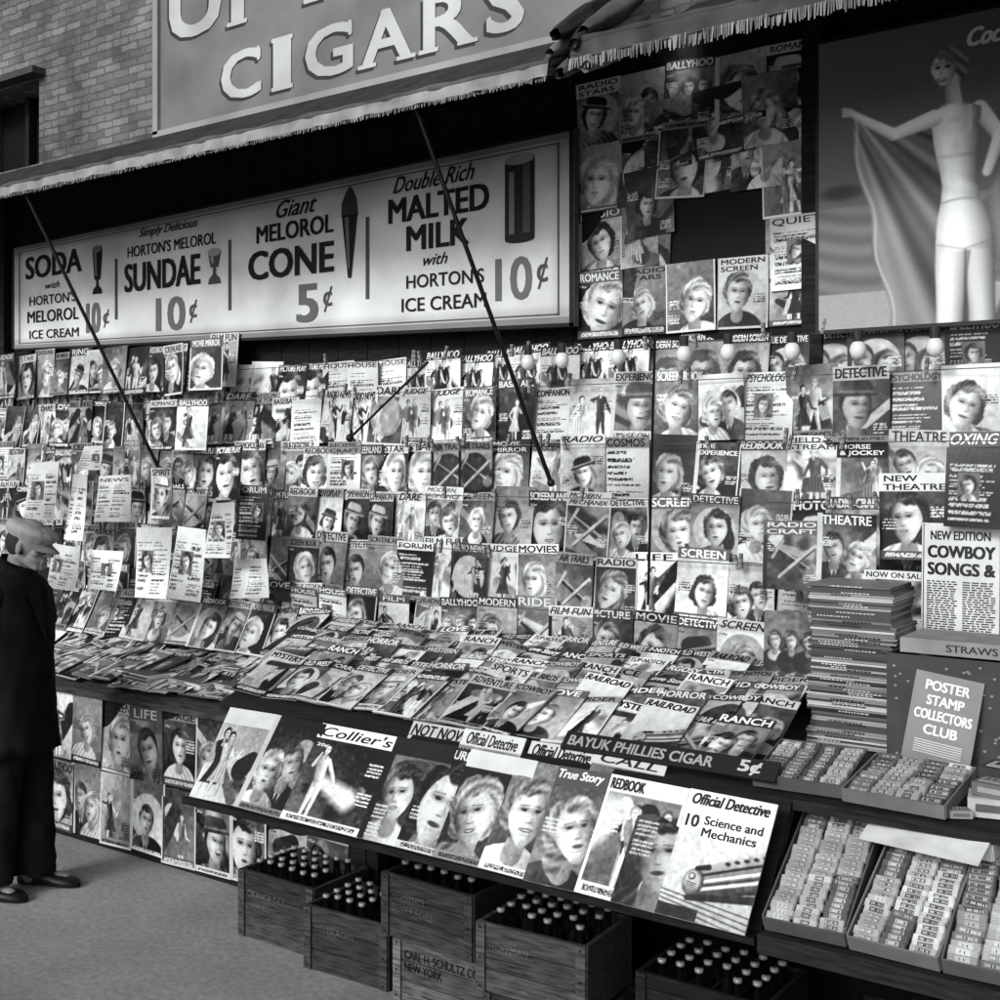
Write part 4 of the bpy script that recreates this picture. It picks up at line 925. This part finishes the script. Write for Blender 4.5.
# ------------------------------------------------------------ person
def person():
    b = MB()
    K = b.cap
    K((0, 0, .95), (0, 0, 1.12), .12, .115); K((0, 0, 1.12), (.0, 0, 1.33), .115, .125)
    K((0, -.09, 1.34), (0, .09, 1.34), .09, .09); K((0, -.14, 1.385), (0, .14, 1.385), .06, .06)
    K((0, 0, 1.42), (.04, 0, 1.56), .060, .052)
    for s in (-1, 1):
        K((0, .085*s, .92), (.01+.05*s, .10*s, .50), .095, .062); K((.01+.05*s, .10*s, .50), (-.02+.07*s, .10*s, .10), .06, .042)
        K((-.04+.07*s, .10*s, .05), (.13+.07*s, .115*s, .03), .042, .032)
        K((0, .165*s, 1.37), (-.05, .215*s, 1.12), .055, .043); K((-.05, .215*s, 1.12), (-.03, .215*s, .88), .041, .027)
        P = Vector((-.025, .212*s, .825)); b.ball(P, (.030, .018, .046), .5)
        K((-.03, .215*s, .88), P, .025, .023)
        for k in range(4):
            q0 = P+Vector((.024-.016*k, 0, -.030)); L = [.034, .038, .036, .029][k]
            q1 = q0+Vector((.006, -.004*s, -L)); q2 = q1+Vector((.0, -.014*s, -L*.75))
            K(q0, q1, .0095, .0088); K(q1, q2, .0088, .0075)
        t0 = P+Vector((.022, -.004*s, .018)); t1 = t0+Vector((.022, -.012*s, -.030)); t2 = t1+Vector((.006, -.008*s, -.026))
        K(t0, t1, .012, .0105); K(t1, t2, .0105, .0085)
    HC = Vector((.085, 0, 1.607)); HM = Matrix.Rotation(math.radians(10), 3, 'Y')
    h = lambda x, y, z: HC+HM @ Vector((x, y, z))
    b.ball(h(-.01, 0, .03), (.094, .074, .096), .5, 24, 16, HM)
    b.ball(h(.033, 0, -.045), (.055, .052, .060), .5, 20, 12, HM)
    K(h(-.02, .045, -.05), h(.06, .022, -.088), .02, .016); K(h(-.02, -.045, -.05), h(.06, -.022, -.088), .02, .016)
    b.ball(h(.074, 0, -.090), (.018, .022, .017), .5, 12, 8, HM)
    K(h(.082, 0, .014), h(.116, 0, -.024), .009, .012); b.ball(h(.1, .010, -.029), (.010, .009, .008), .5, 10, 6); b.ball(h(.1, -.010, -.029), (.010, .009, .008), .5, 10, 6)
    K(h(.080, -.03, .028), h(.080, .03, .028), .011, .011)
    K(h(.088, -.017, -.054), h(.088, .017, -.054), .007, .007); K(h(.085, -.015, -.067), h(.085, .015, -.067), .007, .007)
    for s in (-1, 1): b.ball(h(-.008, .077*s, -.008), (.016, .008, .030), .5, 12, 8, HM); b.ball(h(.055, .038*s, -.02), (.022, .02, .02), .5, 12, 8, HM)
    me = b.mesh("person", M_SKIN)
    o = bpy.data.objects.new("person", me); COL.objects.link(o)
    r = o.modifiers.new("r", 'REMESH'); r.mode = 'VOXEL'; r.voxel_size = .0055; r.use_smooth_shade = True
    sm = o.modifiers.new("s", 'SMOOTH'); sm.factor = .5; sm.iterations = 2
    dg = bpy.context.evaluated_depsgraph_get(); dg.update()
    m2 = bpy.data.meshes.new_from_object(o.evaluated_get(dg)); o.modifiers.clear(); o.data = m2; m2.name = "person"
    if "tone" in m2.color_attributes: m2.color_attributes.remove(m2.color_attributes["tone"])
    a = m2.color_attributes.new("tone", 'FLOAT_COLOR', 'POINT'); l = float(lin(np.array(.48)))
    a.data.foreach_set("color", np.tile([l, l, l, 1], len(m2.vertices)).astype(np.float32))
    m2.materials.clear(); m2.materials.append(M_SKIN); m2.polygons.foreach_set("use_smooth", [True]*len(m2.polygons))
    o["label"] = "man in dark coat and light flat cap looking down at magazines"; o["category"] = "person"
    c = MB(); rings = []
    prof = [(1.505, .064, .068, .015), (1.485, .084, .108, .005), (1.465, .104, .165, 0), (1.43, .130, .212, 0), (1.38, .148, .226, .0), (1.32, .156, .222, .01), (1.25, .158, .212, .012), (1.17, .157, .204, .014), (1.1, .155, .198, .014), (1.02, .158, .20, .014), (.95, .163, .206, .012), (.88, .168, .21, .014), (.80, .173, .215, .016), (.72, .176, .218, .018), (.66, .178, .220, .018), (.662, .160, .20, .018)]
    for z, rx, ry, ox in prof:
        ring = []
        for i in range(64):
            a = 2*math.pi*i/64; k_ = .5+max(0, (1.3-z))*1.1
            f = 1+(.030*math.sin(a*6+z*9)+.024*math.sin(a*11-z*14)+.014*math.sin(a*17+z*31))*k_*(z < 1.42)
            ring.append((ox+rx*f*math.cos(a), ry*f*math.sin(a), z+.010*math.sin(a*5)*(z < 1.4)))
        rings.append(ring)
    TJ = .11
    c.loft(rings, TJ)
    for s in (-1, 1):
        c.ball((0, .165*s, 1.385), (.084, .075, .070), TJ, 20, 12)
        rr = []
        P_ = [(0, .17, 1.38, .079), (-.01, .185, 1.33, .076), (-.02, .195, 1.28, .073), (-.035, .207, 1.20, .070), (-.05, .217, 1.12, .068), (-.05, .217, 1.06, .063), (-.045, .217, 1.0, .061), (-.04, .216, .94, .059), (-.033, .215, .875, .057), (-.033, .215, .876, .044)]
        for k, (x, y, z, r_) in enumerate(P_):
            rr.append([(x+r_*math.cos(2*math.pi*i/24)*(1+.07*math.sin(i*1.3+k*2.1)), y*s+r_*.9*math.sin(2*math.pi*i/24)*(1+.05*math.sin(i*2+k*1.7)), z+.012*math.cos(i)) for i in range(24)])
        c.loft(rr, TJ)
        c.add([(.152, .03*s, 1.44), (.138, .11*s, 1.40), (.176, .085*s, 1.27), (.180, .012*s, 1.16)], [(0, 1, 2, 3)], .14)
    c.loft([[(.014+.072*math.cos(2*math.pi*i/24), .078*math.sin(2*math.pi*i/24), 1.478-.01*math.cos(2*math.pi*i/24)) for i in range(24)],
            [(.016+.062*math.cos(2*math.pi*i/24), .066*math.sin(2*math.pi*i/24), 1.54-.03*math.cos(2*math.pi*i/24)) for i in range(24)],
            [(.014+.090*math.cos(2*math.pi*i/24), .094*math.sin(2*math.pi*i/24), 1.485-.03*math.cos(2*math.pi*i/24)) for i in range(24)]], .13)
    for k in range(3): c.ball((.178, .015, 1.12-.12*k), (.006, .012, .012), .05, 10, 6)
    c.obj("coat", M_CLOTH, o, smooth=True)
    t = MB()
    for s in (-1, 1):
        rr = []
        for k in range(16):
            z = .92-.845*k/15; q_ = k/15; r_ = .118*(1-q_)+.096*q_+(.008 if k > 13 else 0); x = .01+(.055*s-.01)*q_
            rr.append([(x+r_*math.cos(2*math.pi*i/28)*(1+.06*math.sin(i*1.1+z*22)+.04*math.sin(i*2.3-z*40)), .09*s+r_*.88*math.sin(2*math.pi*i/28)*(1+.05*math.sin(i+z*30)), z+.008*math.sin(i*1.3)) for i in range(28)])
        t.loft(rr, .13)
    t.obj("trousers", M_CLOTH, o, smooth=True)
    for s in (-1, 1):
        sh = MB(); x = .07*s
        rr = []
        for xx, w, hh in ((-.10, .02, .05), (-.09, .04, .085), (-.03, .046, .10), (.04, .045, .085), (.10, .052, .06), (.16, .05, .05), (.195, .03, .035), (.205, .01, .02)):
            rr.append([(x+xx, .108*s+w*math.cos(2*math.pi*i/16), max(.004, hh*.5+hh*.5*math.sin(2*math.pi*i/16))) for i in range(16)])
        sh.loft(rr, .12); sh.obj("shoe", M_METAL, o, smooth=True)
    # soft flat cap: crown pulled forward over a short stiff peak
    cpm = MB(); rr = []
    for z, rx, ry, ox in ((.040, .099, .080, -.012), (.056, .106, .088, -.012), (.074, .116, .098, -.006), (.088, .116, .098, .002), (.099, .102, .086, .006), (.107, .072, .06, .006), (.111, .03, .03, .002), (.1115, .003, .003, .002)):
        ring = []
        for i in range(44):
            a = 2*math.pi*i/44; fwd = math.cos(a)
            ring.append((ox+rx*fwd*(1+.10*max(0, fwd))*(1+.02*math.sin(i*1.7)), ry*math.sin(a)*(1+.02*math.sin(i*2.3)), z-.034*fwd*(rx/.116)*(1 if fwd > 0 else .6)+.003*math.sin(i*2.2)*(rx > .1)))
        rr.append(ring)
    cpm.loft(rr, .56)
    cpm.ball((.002, 0, .112), (.008, .008, .005), .5, 10, 6)
    for sg, dz in ((1, 0), (-1, -.005)):
        vs = []
        for j in range(6):
            for i in range(15):
                a = (-62+124*i/14)*math.pi/180; rr_ = 1+.50*j/5*max(0, math.cos(a)-.35)/.65
                vs.append((-.006+.104*rr_*math.cos(a), .086*math.sin(a), .034-.026*(j/5)+dz-.020*math.cos(a)+.004))
        cpm.add(vs, [(j*15+i, j*15+i+1, (j+1)*15+i+1, (j+1)*15+i) for j in range(5) for i in range(14)], .46)
    cpm.warp(lambda x, y, z: tuple(h(x, y, z)))
    cpm.obj("flat_cap", M_CLOTH, o, smooth=True)
    hr = MB(); hr.ball(h(-.030, 0, .014), (.084, .077, .083), .2, 24, 14, HM); hr.obj("hair", M_CLOTH, o, smooth=True)
    ey = MB()
    for s in (-1, 1): ey.ball(h(.0785, .031*s, .010), (.008, .011, .0055), .5, 12, 8); ey.ball(h(.0855, .031*s, .009), (.003, .004, .004), .05, 8, 6); ey.ball(h(.088, .031*s, .032), (.005, .018, .004), .18, 10, 6)
    ey.obj("eyes", M_SKIN, o, smooth=True)
    o.matrix_world = Matrix.Translation((-5.045, 3.235, 0)) @ Matrix.Rotation(math.radians(26), 4, 'Z') @ Matrix.Scale(.998, 4)
person()

# ------------------------------------------------------------ light, camera
el_, az = math.radians(28), math.radians(8)
w = bpy.data.worlds.new("World"); sc.world = w; w.use_nodes = True; nt = w.node_tree
sky = nt.nodes.new("ShaderNodeTexSky"); sky.sky_type = 'NISHITA'; sky.sun_disc = False; sky.sun_elevation = el_; sky.sun_rotation = math.radians(180)-az; sky.dust_density = 4
bw = nt.nodes.new("ShaderNodeRGBToBW"); nt.links.new(sky.outputs[0], bw.inputs[0])
mx = nt.nodes.new("ShaderNodeVectorMath"); mx.operation = 'SCALE'; mx.inputs[0].default_value = (.96, 1.0, .98)
nt.links.new(bw.outputs[0], mx.inputs["Scale"]); nt.links.new(mx.outputs[0], nt.nodes["Background"].inputs[0])
nt.nodes["Background"].inputs[1].default_value = .15
sl = bpy.data.lights.new("sun", 'SUN'); sl.energy = 2.5; sl.angle = math.radians(14); sl.color = (.98, 1, .99)
so = bpy.data.objects.new("sun", sl); COL.objects.link(so)
dirv = Vector((math.sin(az)*math.cos(el_), math.cos(az)*math.cos(el_), -math.sin(el_)))
so.rotation_euler = dirv.to_track_quat('-Z', 'Y').to_euler()
cam = bpy.data.cameras.new("camera"); cam.lens = 43.2; cam.sensor_width = 36; cam.shift_y = -.04; cam.clip_end = 400
co = bpy.data.objects.new("camera", cam); COL.objects.link(co); co.location = (0, 0, 2); co.rotation_euler = (math.radians(90), 0, A)
sc.camera = co
sc.view_settings.view_transform = 'Standard'; sc.view_settings.look = 'None'
print("wall mags", nm)
